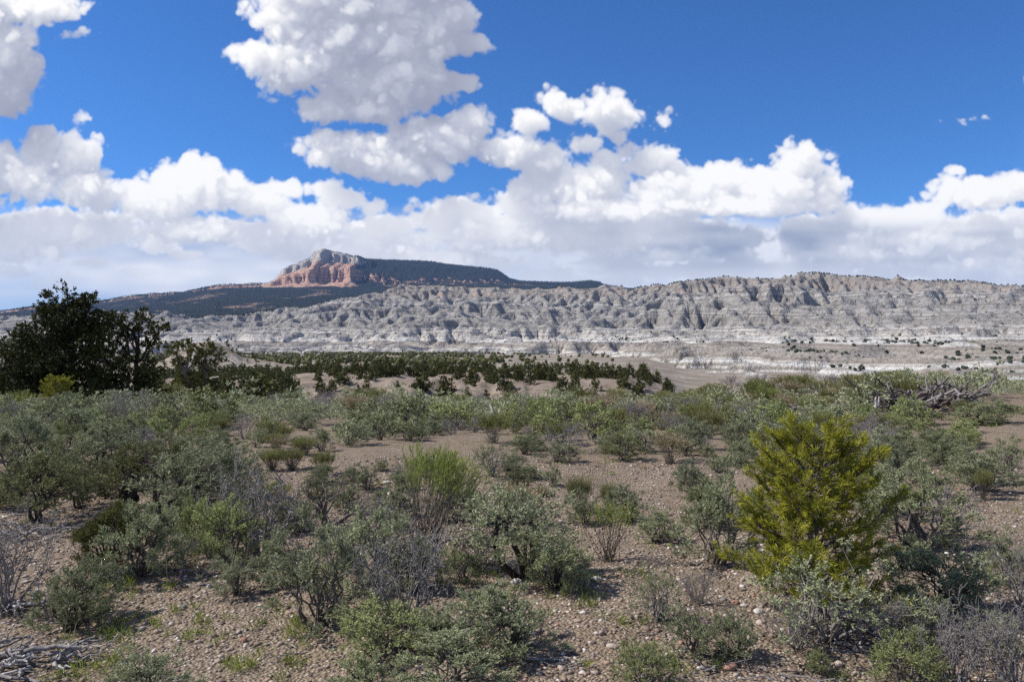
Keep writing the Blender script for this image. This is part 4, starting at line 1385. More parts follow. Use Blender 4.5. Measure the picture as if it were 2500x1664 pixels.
G_S, G_D, G_R = 'sagebrush near the viewer', 'bare grey shrubs near the viewer', 'rabbitbrush on the gravel'
HERO = [
    # proto, name, u, v, w, h, label, category, group
    (SAGE[0], 'sagebrush', 158, 1452, 165, 150, 'low blue-green sagebrush beside the dead sticks at lower left', 'sagebrush', G_S),
    (OLIVE[0], 'olive_shrub', 238, 1318, 130, 165, 'olive-yellow leafy shrub left of a grey sagebrush, above the purple flowers', 'shrub', None),
    (SAGE[1], 'sagebrush', 322, 1325, 150, 165, 'grey sagebrush growing against the olive shrub at left', 'sagebrush', G_S),
    (SAGE_GREEN[0], 'sagebrush', 462, 1268, 100, 130, 'bright green sagebrush tuft left of the bare grey shrub', 'sagebrush', G_S),
    (SAGE_GREEN[1], 'sagebrush', 528, 1300, 150, 160, 'brightest full green sagebrush just below the bare grey shrub at left', 'sagebrush', G_S),
    (SAGE[2], 'sagebrush', 545, 1368, 95, 95, 'small green sagebrush with a black shadow on the left gravel', 'sagebrush', G_S),
    (SAGE_DARK[0], 'sagebrush', 85, 1200, 215, 180, 'large dark green sagebrush at the left edge of the gravel', 'sagebrush', G_S),
    (SAGE_DARK[1], 'sagebrush', 300, 1165, 190, 150, 'broad dark green sagebrush behind the forked dark-trunked shrub', 'sagebrush', G_S),
    (SAGE_TREE[1], 'sagebrush', 390, 1222, 215, 190, 'forked sagebrush with dark trunks and thin grey-green crown at left', 'sagebrush', G_S),
    (DEAD[1], 'dead_shrub', 600, 1275, 185, 225, 'tall bare grey shrub of tangled twigs right of the bright green sagebrush', 'dead shrub', G_D),
    (GNARLED, 'dead_shrub', 752, 1208, 170, 130, 'gnarled half-dead shrub with crooked dark arms left of the tall rabbitbrush', 'dead shrub', G_D),
    (SAGE[3], 'sagebrush', 690, 1225, 80, 80, 'small leafy sagebrush at the foot of the gnarled dark shrub', 'sagebrush', G_S),
    (SAGE[4], 'sagebrush', 800, 1180, 75, 70, 'little sagebrush behind the gnarled dark shrub', 'sagebrush', G_S),
    (SAGE[5], 'sagebrush', 735, 1440, 230, 215, 'big grey-green sagebrush left of the bare twiggy shrub in front', 'sagebrush', G_S),
    (SAGE[1], 'sagebrush', 850, 1345, 190, 175, 'pale feathery sagebrush behind the bare twiggy shrub in front', 'sagebrush', G_S),
    (DEAD_UP[0], 'dead_shrub', 938, 1455, 195, 235, 'bare twiggy grey shrub in the middle of the front', 'dead shrub', G_D),
    (SAGE_GREEN[0], 'sagebrush', 905, 1505, 200, 125, 'green sagebrush hugging the foot of the bare twiggy shrub in front', 'sagebrush', G_S),
    (RABBIT_TALL, 'rabbitbrush', 975, 1300, 165, 275, 'tall rabbitbrush with bare grey stems and bright lime tops', 'rabbitbrush', None),
    (SAGE_TREE[0], 'sagebrush', 1195, 1330, 225, 205, 'treelike sagebrush with a twisted black trunk near the middle', 'sagebrush', G_S),
    (SAGE[2], 'sagebrush', 1066, 1342, 92, 95, 'small sagebrush left of the twisted black trunk', 'sagebrush', G_S),
    (SAGE[0], 'sagebrush', 1285, 1352, 130, 125, 'round sagebrush right of the twisted black trunk, casting a shadow on gravel', 'sagebrush', G_S),
    (SAGE[3], 'sagebrush', 1175, 1505, 185, 155, 'sagebrush standing in the open gravel below the twisted black trunk', 'sagebrush', G_S),
    (SAGE[5], 'sagebrush', 1055, 1600, 265, 135, 'wide sagebrush cut by the bottom edge left of the open gravel', 'sagebrush', G_S),
    (SAGE[4], 'sagebrush', 345, 1610, 190, 120, 'sagebrush cut by the bottom edge at left', 'sagebrush', G_S),
    (SAGE[1], 'sagebrush', 850, 1620, 150, 110, 'dark sagebrush cut by the bottom edge under the bare twiggy shrub', 'sagebrush', G_S),
    (SAGE_GREEN[1], 'sagebrush', 1485, 1590, 160, 110, 'green sagebrush cut by the bottom edge right of the open gravel', 'sagebrush', G_S),
    (SAGE[2], 'sagebrush', 1600, 1510, 130, 110, 'sagebrush on a crooked dark stem left of the white stones', 'sagebrush', G_S),
    (SAGE[0], 'sagebrush', 1690, 1520, 105, 105, 'sagebrush between the crooked-stemmed one and the red stone', 'sagebrush', G_S),
    (SPARSE[0], 'sagebrush', 1515, 1430, 110, 125, 'thin pale sagebrush mixed with straw stalks right of the open gravel', 'sagebrush', G_S),
    (RABBIT_TIP, 'rabbitbrush', 1398, 1292, 100, 140, 'dark-stemmed shrub with lime green tips right of the treelike sagebrush', 'rabbitbrush', None),
    (SAGE[4], 'sagebrush', 1512, 1248, 90, 80, 'small sagebrush on bare soil right of the lime-tipped shrub', 'sagebrush', G_S),
    (SAGE[3], 'sagebrush', 1448, 1200, 78, 82, 'blue-grey sagebrush above the lime-tipped shrub', 'sagebrush', G_S),
    (RABBIT[0], 'rabbitbrush', 1332, 1180, 60, 85, 'yellow-green rabbitbrush above the treelike sagebrush', 'rabbitbrush', G_R),
    (RABBIT[1], 'rabbitbrush', 1400, 1190, 40, 80, 'slim upright yellow rabbitbrush left of the blue-grey sagebrush', 'rabbitbrush', G_R),
    (SAGE[5], 'sagebrush', 1650, 1300, 170, 195, 'tall grey sagebrush touching the left side of the young pine', 'sagebrush', G_S),
    (SAGE[1], 'sagebrush', 1630, 1215, 120, 115, 'grey sagebrush behind the tall one left of the young pine', 'sagebrush', G_S),
    (SPARSE[1], 'sagebrush', 1905, 1472, 300, 215, 'half-bare grey sagebrush in front of the young pine', 'sagebrush', G_S),
    (SAGE[0], 'sagebrush', 2175, 1415, 210, 155, 'large green-grey sagebrush right of the young pine', 'sagebrush', G_S),
    (SAGE[2], 'sagebrush', 2105, 1265, 225, 185, 'large rounded sagebrush behind the right side of the young pine', 'sagebrush', G_S),
    (DEAD[0], 'dead_shrub', 2175, 1235, 130, 120, 'bare grey twigs on the right flank of the rounded sagebrush', 'dead shrub', G_D),
    (SAGE[4], 'sagebrush', 2312, 1345, 80, 115, 'narrow sagebrush near the right edge above bleached sticks', 'sagebrush', G_S),
    (DEAD[2], 'dead_shrub', 2362, 1400, 150, 150, 'bare grey shrub at the right edge beside the narrow sagebrush', 'dead shrub', G_D),
    (DEAD_UP[1], 'dead_shrub', 2205, 1590, 165, 200, 'bare grey shrub at lower right, left of the corner one', 'dead shrub', G_D),
    (DEAD[3], 'dead_shrub', 2330, 1600, 170, 215, 'dark bare shrub filling the lower right corner', 'dead shrub', G_D),
    (SAGE_GREEN[0], 'sagebrush', 2090, 1590, 150, 140, 'green sagebrush at the bottom left of the bare grey shrubs in the right corner', 'sagebrush', G_S),
    (SAGE[3], 'sagebrush', 2080, 1470, 130, 105, 'sagebrush with dry stalks at the right foot of the half-bare one', 'sagebrush', G_S),
    (SAGE_GREEN[1], 'green_herb', 1890, 1556, 60, 62, 'small fresh green herb in front of the half-bare sagebrush', 'herb', None),
    (DEAD_UP[0], 'dead_shrub', 1608, 1390, 90, 78, 'small clump of dry grey stalks left of the young pine', 'dead shrub', G_D),
    (SAGE[0], 'sagebrush', 932, 1128, 60, 46, 'small round sagebrush alone on open soil left of the lime-topped rabbitbrush', 'sagebrush', G_S),
    (SAGE[2], 'sagebrush', 842, 1126, 78, 58, 'small sagebrush in the open soil above the gnarled shrub', 'sagebrush', G_S),
    (RABBIT[2], 'rabbitbrush', 625, 1084, 58, 52, 'left one of two touching straw-yellow rabbitbrushes on open soil', 'rabbitbrush', G_R),
    (RABBIT[0], 'rabbitbrush', 672, 1082, 58, 50, 'right one of two touching straw-yellow rabbitbrushes on open soil', 'rabbitbrush', G_R),
    (SPARSE[0], 'sagebrush', 1130, 1096, 90, 90, 'grey half-bare sagebrush right of the lime tops', 'sagebrush', G_S),
    (SAGE_DARK[0], 'sagebrush', 1195, 1130, 68, 50, 'small dark sagebrush above the treelike sagebrush', 'sagebrush', G_S),
    (SAGE[3], 'sagebrush', 1595, 1145, 75, 85, 'upright blue-grey sagebrush on soil left of the pine top', 'sagebrush', G_S),
    (SAGE_GREEN[0], 'sagebrush', 625, 1016, 70, 62, 'round bushy green sagebrush at the edge of the pale clearing', 'sagebrush', G_S),
    (DEAD[0], 'dead_shrub', 562, 1010, 62, 62, 'small grey-twigged shrub in the pale clearing', 'dead shrub', G_D),
    (RABBIT[1], 'rabbitbrush', 506, 1003, 30, 42, 'tiny rusty shrub alone in the pale clearing', 'rabbitbrush', G_R),
    (SAGE_GREEN[1], 'sagebrush', 490, 988, 70, 48, 'low green sagebrush on the far side of the pale clearing', 'sagebrush', G_S),
    (SAGE[1], 'sagebrush', 702, 990, 62, 42, 'dark rounded sagebrush right of the pale clearing', 'sagebrush', G_S),
    (DEAD[2], 'dead_shrub', 1985, 1045, 140, 95, 'wide bare grey shrub just behind the pine top', 'dead shrub', G_D),
    (DEAD[3], 'dead_shrub', 1720, 985, 85, 62, 'dense dark twiggy shrub beside a rounded green sagebrush', 'dead shrub', G_D),
    (SAGE_GREEN[0], 'sagebrush', 1785, 975, 55, 48, 'rounded green sagebrush right of the dense dark twigs', 'sagebrush', G_S),
    (SAGE_GREEN[1], 'sagebrush', 2050, 948, 52, 38, 'vivid green round sagebrush at the foot of the fallen tree', 'sagebrush', G_S),
    (SAGE[0], 'sagebrush', 2245, 978, 140, 58, 'wide grey sagebrush right below the fallen tree', 'sagebrush', G_S),
    (SAGE_DARK[1], 'sagebrush', 2005, 925, 90, 62, 'dark rounded sagebrush left of the fallen tree', 'sagebrush', G_S),
    (SAGE_GREEN[0], 'sagebrush', 2200, 1032, 80, 50, 'green sagebrush in front of the wide grey one near the fallen tree', 'sagebrush', G_S),
    (SAGE[2], 'sagebrush', 2320, 1095, 90, 90, 'tall grey sagebrush at the right edge below the bare slope', 'sagebrush', G_S),
    (SAGE[4], 'sagebrush', 2255, 1130, 150, 95, 'sagebrush thicket below the bare slope at right', 'sagebrush', G_S),
    (RABBIT[2], 'rabbitbrush', 2262, 1150, 38, 72, 'slim straw-coloured shrub on the open soil at right', 'rabbitbrush', G_R),
    (SAGE[1], 'sagebrush', 1700, 1030, 100, 70, 'grey sagebrush on the slope above and left of the pine top', 'sagebrush', G_S),
    (SAGE_GREEN[1], 'sagebrush', 1435, 1060, 90, 75, 'dense green sagebrush behind the open soil right of the middle', 'sagebrush', G_S),
    (SAGE[5], 'sagebrush', 30, 1100, 200, 150, 'blue-grey sagebrush mound at the left edge below the pinyons', 'sagebrush', G_S),
    (SAGE[3], 'sagebrush', 230, 1090, 170, 100, 'sagebrush mound left of the forked dark-trunked one, further back', 'sagebrush', G_S),
    (RABBIT[0], 'rabbitbrush', 700, 1045, 60, 40, 'yellowish rabbitbrush behind the two touching ones', 'rabbitbrush', G_R),
    (DEAD[0], 'dead_shrub', 880, 1300, 150, 150, 'bare grey twigs between the pale feathery sagebrush and the tall rabbitbrush', 'dead shrub', G_D),
    (DEAD_UP[1], 'dead_shrub', 1105, 1318, 115, 110, 'bare twigs at the left of the twisted black trunk', 'dead shrub', G_D),
    (DEAD[3], 'dead_shrub', 415, 1300, 90, 80, 'low dark dead twigs between the grey and the bright green sagebrush', 'dead shrub', G_D),
    (DEAD[2], 'dead_shrub', 2045, 1495, 130, 120, 'pale dead stalks leaning right of the half-bare sagebrush', 'dead shrub', G_D),
    (DEAD[1], 'dead_shrub', 1830, 1490, 130, 120, 'tangled dead twigs at the left foot of the half-bare sagebrush', 'dead shrub', G_D),
    (SAGE[4], 'sagebrush', 645, 1345, 110, 110, 'grey-green sagebrush squeezed left of the big one in front', 'sagebrush', G_S),
    (SAGE[2], 'sagebrush', 960, 1360, 120, 110, 'sagebrush at the foot of the tall rabbitbrush', 'sagebrush', G_S),
    (SAGE[3], 'sagebrush', 1010, 1500, 110, 100, 'sagebrush between the green one and the open gravel in front', 'sagebrush', G_S),
    (SAGE_DARK[0], 'sagebrush', 180, 1170, 130, 110, 'dark sagebrush right of the large dark one at the left edge', 'sagebrush', G_S),
    (SAGE[5], 'sagebrush', 2010, 1185, 130, 110, 'grey sagebrush right behind the pine, left of the rounded one', 'sagebrush', G_S),
    (SAGE[1], 'sagebrush', 2290, 1500, 110, 90, 'low sagebrush between the corner shrub and bleached sticks', 'sagebrush', G_S),
    (DEAD[1], 'dead_shrub', 10, 1400, 170, 235, 'dead branching shrub cut by the left edge', 'dead shrub', G_D),
]
for (pr, nm, u, v, w, h, lab, cat, grp) in HERO:
    put(pr, nm, u, v, w, h, lab, cat, grp, lean=(0.0, 0.22, 0.0) if pr is RABBIT_TALL else None, rz=0.0 if pr is RABBIT_TALL else None)

# the young pine
p, W, H = spot(1868, 1402, 360, 428)
pine = plant(SAPLING, 'pinyon_sapling', p, H * 1.02, H, 0.4, 'young olive-yellow pinyon pine with needle-tufted boughs', 'pine')
OCC.append((p[0], p[1], 0.45))



# ------------------------------------------------------------------ dead wood
def wood_piece(seed, length, r, forks=3, droop=0.0, mat=None, sides=6, bend=0.10, twigs=2):
    """a weathered crooked branch lying along +x from the origin, with broken side twigs"""
    rng = np.random.default_rng(seed)
    segs, pts = limb((0, 0, 0), (length, 0, droop), r, r * 0.35, rng, 9, bend)
    for k in range(forks):
        i = int(rng.integers(2, 9))
        a = rng.uniform(0, 6.28)
        d = np.array([0.6 + 0.5 * rng.random(), math.cos(a) * 0.8, abs(math.sin(a)) * 0.7])
        q = pts[i] + unit(d) * length * rng.uniform(0.12, 0.38)
        g, p2 = limb(pts[i], q, r * 0.45, r * 0.14, rng, 5, 0.14)
        segs += g
        for t in range(twigs):
            j = int(rng.integers(2, 6))
            g2, _ = limb(p2[j], p2[j] + unit(d + rng.normal(size=3) * 0.6) * length * rng.uniform(0.06, 0.16), r * 0.16, r * 0.06, rng, 3, 0.12)
            segs += g2
    v, f = tubes(segs, sides)
    return make_mesh('branch', v, f, mat or M_DEAD)


def fallen(name, u, v, lenpx, label, cat, group=None, n=12, seed=1, tall=0.45, mat=None, trunk_r=0.06, ang=0.0, two=None):
    """a dead tree lying in a tangle: trunk and every limb a part"""
    rng = np.random.default_rng(seed)
    p, L, _ = spot(u, v, lenpx, 10)
    root = tag(link(name, None, None, tuple(p), ang), label, cat, group)
    OCC.append((p[0], p[1], L * 0.4))
    tm = wood_piece(seed, L, trunk_r, 2, L * 0.12, mat or M_DEAD, 8, 0.06)
    t = link('trunk', tm, root, (-L * 0.5, 0, trunk_r * 0.8))
    for k in range(n):
        l = L * rng.uniform(0.18, 0.52)
        me = wood_piece(seed * 50 + k, l, trunk_r * rng.uniform(0.25, 0.7), 3, 0.0, (two or M_SILVER) if rng.random() < 0.3 else (mat or M_DEAD), 5, 0.16)
        b = link('branch', me, root, (rng.uniform(-0.5, 0.4) * L, rng.normal() * 0.10 * L, rng.uniform(0.02, 0.10) * L))
        b.rotation_euler = (rng.uniform(0, 6.28), -rng.uniform(-0.1, 1.0) * tall * 2.2, rng.uniform(0, 6.28))
    return root


fallen('fallen_tree', 2165, 945, 265, 'big tangled grey fallen tree on the rise at right', 'fallen tree', None, 52, 11, 0.36, trunk_r=0.10, ang=0.18, mat=M_STEM, two=M_DEAD)
fallen('fallen_tree', 1255, 902, 95, 'tangle of dark grey dead limbs at the rim below the pinyon row', 'fallen tree', None, 18, 12, 0.8, trunk_r=0.07)
fallen('fallen_tree', 1300, 958, 110, 'low heap of pale dead sticks among sagebrush right of the bleached slab', 'brush heap', None, 14, 13, 0.2, mat=M_SILVER, trunk_r=0.03)
fallen('fallen_tree', 1870, 930, 120, 'pale dead limbs reaching up left of the big fallen tree', 'fallen tree', None, 12, 14, 0.55, mat=M_SILVER, trunk_r=0.05)
fallen('fallen_tree', 1800, 950, 120, 'low brown fallen trunk just above the rounded green sagebrush', 'fallen tree', None, 8, 15, 0.15, trunk_r=0.06)
fallen('fallen_tree', 388, 985, 60, 'small broken white limbs at the edge of the pale clearing', 'fallen tree', None, 8, 16, 0.4, mat=M_SILVER, trunk_r=0.05)
fallen('fallen_tree', 888, 925, 60, 'dark dead snag at the rim left of the pinyon row middle', 'snag', None, 9, 17, 0.9, mat=M_BARK, trunk_r=0.05)
fallen('fallen_tree', 690, 968, 95, 'grey fallen twigs in the scrub beyond the pale clearing', 'brush heap', None, 10, 18, 0.25, trunk_r=0.03)

fallen('snag', 30, 1400, 190, 'pale thick dead limbs rising at the left edge beside the low blue-green sagebrush', 'snag', None, 10, 23, 0.85, mat=M_SILVER, trunk_r=0.022)
fallen('brush_heap', 95, 1240, 190, 'heap of dark and grey dead twigs left of the olive shrub', 'brush heap', None, 20, 19, 0.28, trunk_r=0.016)
fallen('brush_heap', 70, 1525, 230, 'litter of grey dead branches in the lower left corner', 'brush heap', None, 22, 20, 0.14, trunk_r=0.024)
fallen('brush_heap', 2010, 1500, 210, 'thin dead sticks strewn in front of the half-bare sagebrush', 'brush heap', None, 16, 21, 0.3, mat=M_DEAD, trunk_r=0.012)
fallen('brush_heap', 2300, 1300, 110, 'bleached sticks on the soil near the right edge', 'brush heap', None, 12, 22, 0.2, mat=M_SILVER, trunk_r=0.014)


def stump(name, u, v, hpx, label, seed, tilt):
    rng = np.random.default_rng(seed)
    p, _, H = spot(u, v, 10, hpx)
    root = tag(link(name, None, None, tuple(p)), label, 'stump')
    root.rotation_euler = (0, tilt, rng.uniform(0, 6))
    g = []
    for k in range(4):
        s, _ = limb((rng.normal() * 0.05, rng.normal() * 0.05, -0.05), (rng.normal() * 0.10, rng.normal() * 0.10, H * rng.uniform(0.5, 1.0)), 0.075, 0.018, rng, 6, 0.08)
        g += s
    v_, f_ = tubes(g, 7)
    link('trunk', make_mesh('trunk', v_, f_, M_SILVER), root)
    for k in range(4):
        b = link('root', wood_piece(seed * 9 + k, H * rng.uniform(0.4, 0.8), 0.03, 2, -0.03, M_SILVER, 5, 0.14), root, (0, 0, H * 0.12))
        b.rotation_euler = (0, 0, rng.uniform(0, 6.28))


stump('stump', 2012, 962, 62, 'bleached white stump with splayed roots left of the fallen tree', 31, 0.15)
stump('stump', 1145, 980, 58, 'bleached silver slab of dead wood standing among sagebrush', 32, 0.25)
stump('stump', 1560, 912, 22, 'short bleached stump on the far side of the belt', 33, 0.5)

STICKS = [  # u, v, length, direction in degrees, thickness
    (10, 1290, 230, -62, 0.020), (40, 1470, 150, -75, 0.016), (20, 1530, 260, 4, 0.030), (120, 1500, 180, 12, 0.022), (60, 1560, 220, -8, 0.020), (180, 1540, 120, 20, 0.016),
    (60, 1190, 130, 15, 0.012), (110, 1230, 120, -20, 0.012), (140, 1205, 100, 35, 0.010), (30, 1400, 140, 25, 0.014), (90, 1380, 120, -50, 0.012), (150, 1440, 110, 5, 0.010),
    (735, 1510, 90, -60, 0.022), (690, 1490, 60, -30, 0.014), (940, 1500, 130, 18, 0.018), (1000, 1525, 110, -25, 0.016), (1210, 1520, 170, -4, 0.018), (1260, 1522, 130, 6, 0.012),
    (1660, 1555, 140, 12, 0.020), (1730, 1570, 110, -12, 0.016), (1990, 1420, 120, 40, 0.012), (2090, 1440, 100, 62, 0.012), (2290, 1290, 90, -20, 0.016), (2330, 1310, 80, 25, 0.014),
    (470, 1350, 80, 3, 0.008), (1540, 1215, 90, 10, 0.010), (1445, 1200, 70, -6, 0.008), (2240, 1470, 130, 35, 0.016), (1960, 1500, 160, 15, 0.014), (1840, 1560, 150, -10, 0.014)]
SM = [wood_piece(700 + i, 1.0, 0.03, 3 + i % 3, 0.0, M_DEAD if i % 3 else M_SILVER, 6, 0.17, 3) for i in range(7)]
for i, (u, v, L, dg, r) in enumerate(STICKS):
    p, l, _ = spot(u, v, L, 10)
    o = link('fallen_branch', SM[i % 7], None, (p[0] - l * 0.3, p[1], p[2] + r * 0.5 + 0.01), math.radians(dg * 1.9 + 17 * math.sin(7.7 * i)), (l, l * (0.45 + r * 14), l * (0.35 + r * 10)))
    zone_ = ('in the dead litter at lower left' if u < 230 else 'on the gravel under the bare twiggy shrub in front' if u < 1050 else 'on the open gravel below the treelike sagebrush' if u < 1300 else
             'on the soil right of the lime-tipped shrub' if v < 1250 and u < 1600 else 'on the ground in front of the young pine' if u < 2150 else 'near the right edge')
    tag(o, f'weathered grey fallen branch {zone_}', 'branch', f'fallen branches {zone_}')

# ------------------------------------------------------------------ shrubs of the belt behind
CLEAR = [  # bare ground (u, v, radius u, radius v, how bare) in the 2356 x 1568 view
    (600, 1000, 150, 22, 1.0), (760, 1000, 90, 22, 0.9), (1000, 1130, 420, 60, 0.5), (1350, 1140, 260, 60, 0.5), (2335, 985, 125, 55, 1.0), (2330, 1060, 120, 40, 0.85),
    (2320, 1180, 130, 70, 0.97), (1560, 1180, 160, 60, 0.85), (640, 1120, 130, 40, 0.7), (1700, 1090, 130, 50, 0.6), (300, 1010, 60, 12, 0.6), (1820, 960, 40, 18, 0.7), (2120, 1010, 110, 25, 0.6), (2170, 958, 150, 14, 0.9), (2330, 930, 60, 30, 0.9), (1255, 915, 60, 8, 0.9), (1145, 985, 30, 10, 0.9), (1870, 945, 70, 10, 0.9), (2010, 968, 30, 10, 0.9)]


def bare(u, v):
    b = 0.0
    for (cu, cv, ru, rv, k) in CLEAR:
        q = ((u - cu) / ru) ** 2 + ((v - cv) / rv) ** 2
        b = max(b, k * (1.0 if q < 0.7 else max(0.0, 1.0 - (q - 0.7) / 0.6)))
    return b


MARKS = [(600, 1000, 'the pale clearing'), (648, 1082, 'the two touching straw-yellow rabbitbrushes'), (1040, 1060, 'the lime rabbitbrush tops'), (752, 1150, 'the gnarled dark shrub'), (1195, 1130, 'the small dark sagebrush'),
         (1398, 1240, 'the lime-tipped shrub'), (1865, 1000, 'the pine top'), (1145, 960, 'the bleached silver slab'), (390, 1120, 'the forked dark-trunked sagebrush'), (85, 1130, 'the large dark sagebrush at the left edge'),
         (2262, 1120, 'the slim straw shrub at right'), (1985, 1020, 'the wide bare shrub behind the pine'), (1720, 970, 'the dense dark twigs'), (2175, 930, 'the fallen tree'), (1435, 1040, 'the dense green sagebrush right of the middle'),
         (1300, 945, 'the heap of pale sticks'), (388, 975, 'the broken white limbs'), (150, 960, 'the small yellow-green pine'), (890, 915, 'the dark snag'), (1255, 890, 'the tangle of dark limbs at the rim'), (1560, 905, 'the short bleached stump')]


def zone(u, v):
    """where a shrub of the belt stands, by the nearest thing one can find"""
    d = [((u - a) / 1.6) ** 2 + (2.2 * (v - b)) ** 2 for a, b, _ in MARKS]
    i = int(np.argmin(d))
    a, b, t = MARKS[i]
    du, dv = u - a, 2.6 * (v - b)
    side = ('right of' if du > 0 else 'left of') if abs(du) > abs(dv) else ('in front of' if dv > 0 else 'behind')
    far = math.sqrt(d[i])
    return ('close ' if far < 45 else 'some way ' if far < 110 else 'far ') + side + ' ' + t


cand = []
SY = 7.2 + 31.8 * PRNG.random(9000) ** 0.72
SX = PRNG.uniform(-0.70, 0.70, 9000) * SY
SZ = ground_z(SX, SY)
for x, y, z in zip(SX.tolist(), SY.tolist(), SZ.tolist()):
    u, v = (CU + F_PX * x / y) / K, (CV - F_PX * (z - EYE) / y) / K
    b = bare(u, v)
    if PRNG.random() < b or (y < 17 and noise2(x / 3.2, y / 3.2, 440) < -0.22):
        continue
    w = PRNG.uniform(0.3, 0.62) if y < 10.5 else PRNG.uniform(0.35, 0.8) if y < 17 else PRNG.uniform(0.5, 1.25)
    if b > 0.3:
        w *= 0.62
    oc = np.array(OCC)
    if ((oc[:, 0] - x) ** 2 + (oc[:, 1] - y) ** 2 < ((oc[:, 2] + w * 0.5) * (1.0 if y < 16 else 0.80)) ** 2).any():
        continue
    OCC.append((x, y, w * 0.5))
    cand.append((y, x, z, u, v, w))
cand.sort()
n_sage = n_rab = n_dead = 0
far_rest = []
for (y, x, z, u, v, w) in cand:
    rz = PRNG.uniform(0, 6.28)
    k = PRNG.random()
    ph = noise2(x / 5.0, y / 5.0, 444)
    rab_p = 0.11 + 0.30 * smooth(1300, 1800, u) * (1 - smooth(2000, 2200, u)) * smooth(1020, 940, v)
    zn = zone(u, v)
    sz = 'small ' if w < 0.72 else 'large ' if w > 1.2 else ''
    if k < rab_p:
        h = w * PRNG.uniform(0.6, 0.9)
        pr = STRAW if PRNG.random() < 0.14 else RABBIT_MID[PRNG.integers(3)]
        kind = 'straw-coloured' if pr is STRAW else 'yellow-green'
        plant(pr, 'rabbitbrush', (x, y, z), w * 0.9, h, rz, f'{sz}{kind} rabbitbrush {zn}', 'rabbitbrush', 'rabbitbrush of the shrub belt')
        n_rab += 1
    elif k < rab_p + 0.11:
        h = w * PRNG.uniform(0.55, 0.8)
        plant(DEAD[PRNG.integers(4)], 'dead_shrub', (x, y, z), w, h, rz, f'{sz}leafless grey shrub {zn}', 'dead shrub', 'leafless shrubs of the belt')
        n_dead += 1
    else:
        h = w * PRNG.uniform(0.5, 0.92)
        green = ph > 0.1
        pr = (SAGE_MIDGREEN[PRNG.integers(2)] if green else SAGE_MID[PRNG.integers(5)]) if y > 13 else SAGE[PRNG.integers(6)]
        tone = 'green' if pr in SAGE_MIDGREEN else 'grey-green'
        if n_sage >= 235:
            if len(far_rest) < 330:
                far_rest.append((SAGE_FAR[len(far_rest) % 3], x, y, z, w * 1.1, h, rz))
            continue
        plant(pr, 'sagebrush', (x, y, z), w, h, rz, f'{sz}{tone} sagebrush {zn}', 'sagebrush', 'sagebrush of the shrub belt')
        n_sage += 1
print('scattered', n_sage, n_rab, n_dead, len(far_rest))


def mesh_arrays(me):
    v = np.empty(len(me.vertices) * 3, np.float32)
    me.vertices.foreach_get('co', v)
    f = np.empty(len(me.loops), np.int32)
    me.loops.foreach_get('vertex_index', f)
    return v.reshape(-1, 3), f.reshape(-1, 4)


if far_rest:
    got = {}
    acc = []
    for (pr, x, y, z, w, h, rz) in far_rest:
        me = pr['parts'][1][1]
        if me.name not in got:
            got[me.name] = mesh_arrays(me)
        v, f = got[me.name]
        c, s_ = math.cos(rz), math.sin(rz)
        q = np.stack([(v[:, 0] * c - v[:, 1] * s_) * w + x, (v[:, 0] * s_ + v[:, 1] * c) * w + y, v[:, 2] * h + z], 1)
        acc.append((q, f))
    v, f = join(acc)
    tag(link('far_shrubbery', make_mesh('far_shrubbery', v, f, M_SAGE, False)), 'hindmost sagebrush along the rim of the mesa, reading as one mass', kind='stuff')


# ------------------------------------------------------------------ pinyons and junipers near the rim
def at_far(u, y):
    x = (u - CU) / F_PX * y
    return np.array([x, y, float(ground_z(x, y))])


BIG = lobed_tree(500, [
    (-0.13, 0.02, 0.90, 0.055, 0.06, 0.10), (-0.02, 0, 0.92, 0.05, 0.06, 0.08), (0.05, 0.04, 0.93, 0.05, 0.06, 0.09), (0.17, -0.02, 0.89, 0.09, 0.07, 0.06), (0.10, 0.05, 0.84, 0.09, 0.09, 0.09),
    (-0.23, 0.0, 0.81, 0.055, 0.06, 0.06), (-0.11, 0.03, 0.78, 0.11, 0.12, 0.10), (0.03, 0, 0.75, 0.15, 0.15, 0.11), (0.18, 0.03, 0.76, 0.10, 0.10, 0.10),
    (-0.18, -0.05, 0.64, 0.17, 0.16, 0.11), (0.02, 0.0, 0.60, 0.22, 0.2, 0.12), (0.20, 0.0, 0.62, 0.14, 0.14, 0.12), (-0.24, -0.05, 0.48, 0.20, 0.2, 0.12),
    (0.0, -0.1, 0.44, 0.26, 0.22, 0.13), (0.24, -0.02, 0.45, 0.18, 0.18, 0.13), (-0.18, -0.1, 0.28, 0.26, 0.22, 0.14), (0.10, -0.12, 0.26, 0.28, 0.22, 0.14), (0.28, 0, 0.25, 0.16, 0.16, 0.12)],
    (0.02, 0, 0.80), 0.034, 17.0, 5, 12, 0.026, 0.011, M_PINYON, clump_r=0.028)
SIDE = lobed_tree(501, [
    (-0.12, 0, 0.93, 0.12, 0.12, 0.07), (0.08, 0, 0.90, 0.09, 0.1, 0.07), (0.24, 0, 0.80, 0.10, 0.1, 0.06), (0.02, 0, 0.78, 0.13, 0.12, 0.06), (-0.16, 0, 0.76, 0.10, 0.1, 0.07), (0.16, 0, 0.66, 0.10, 0.1, 0.05),
    (-0.10, -0.05, 0.55, 0.16, 0.14, 0.09), (0.12, -0.05, 0.45, 0.16, 0.15, 0.10), (-0.04, -0.05, 0.30, 0.22, 0.2, 0.13), (0.14, -0.02, 0.22, 0.16, 0.16, 0.13)],
    (0.03, 0, 0.74), 0.030, 13.0, 5, 12, 0.029, 0.0125, M_PINYON, clump_r=0.03)
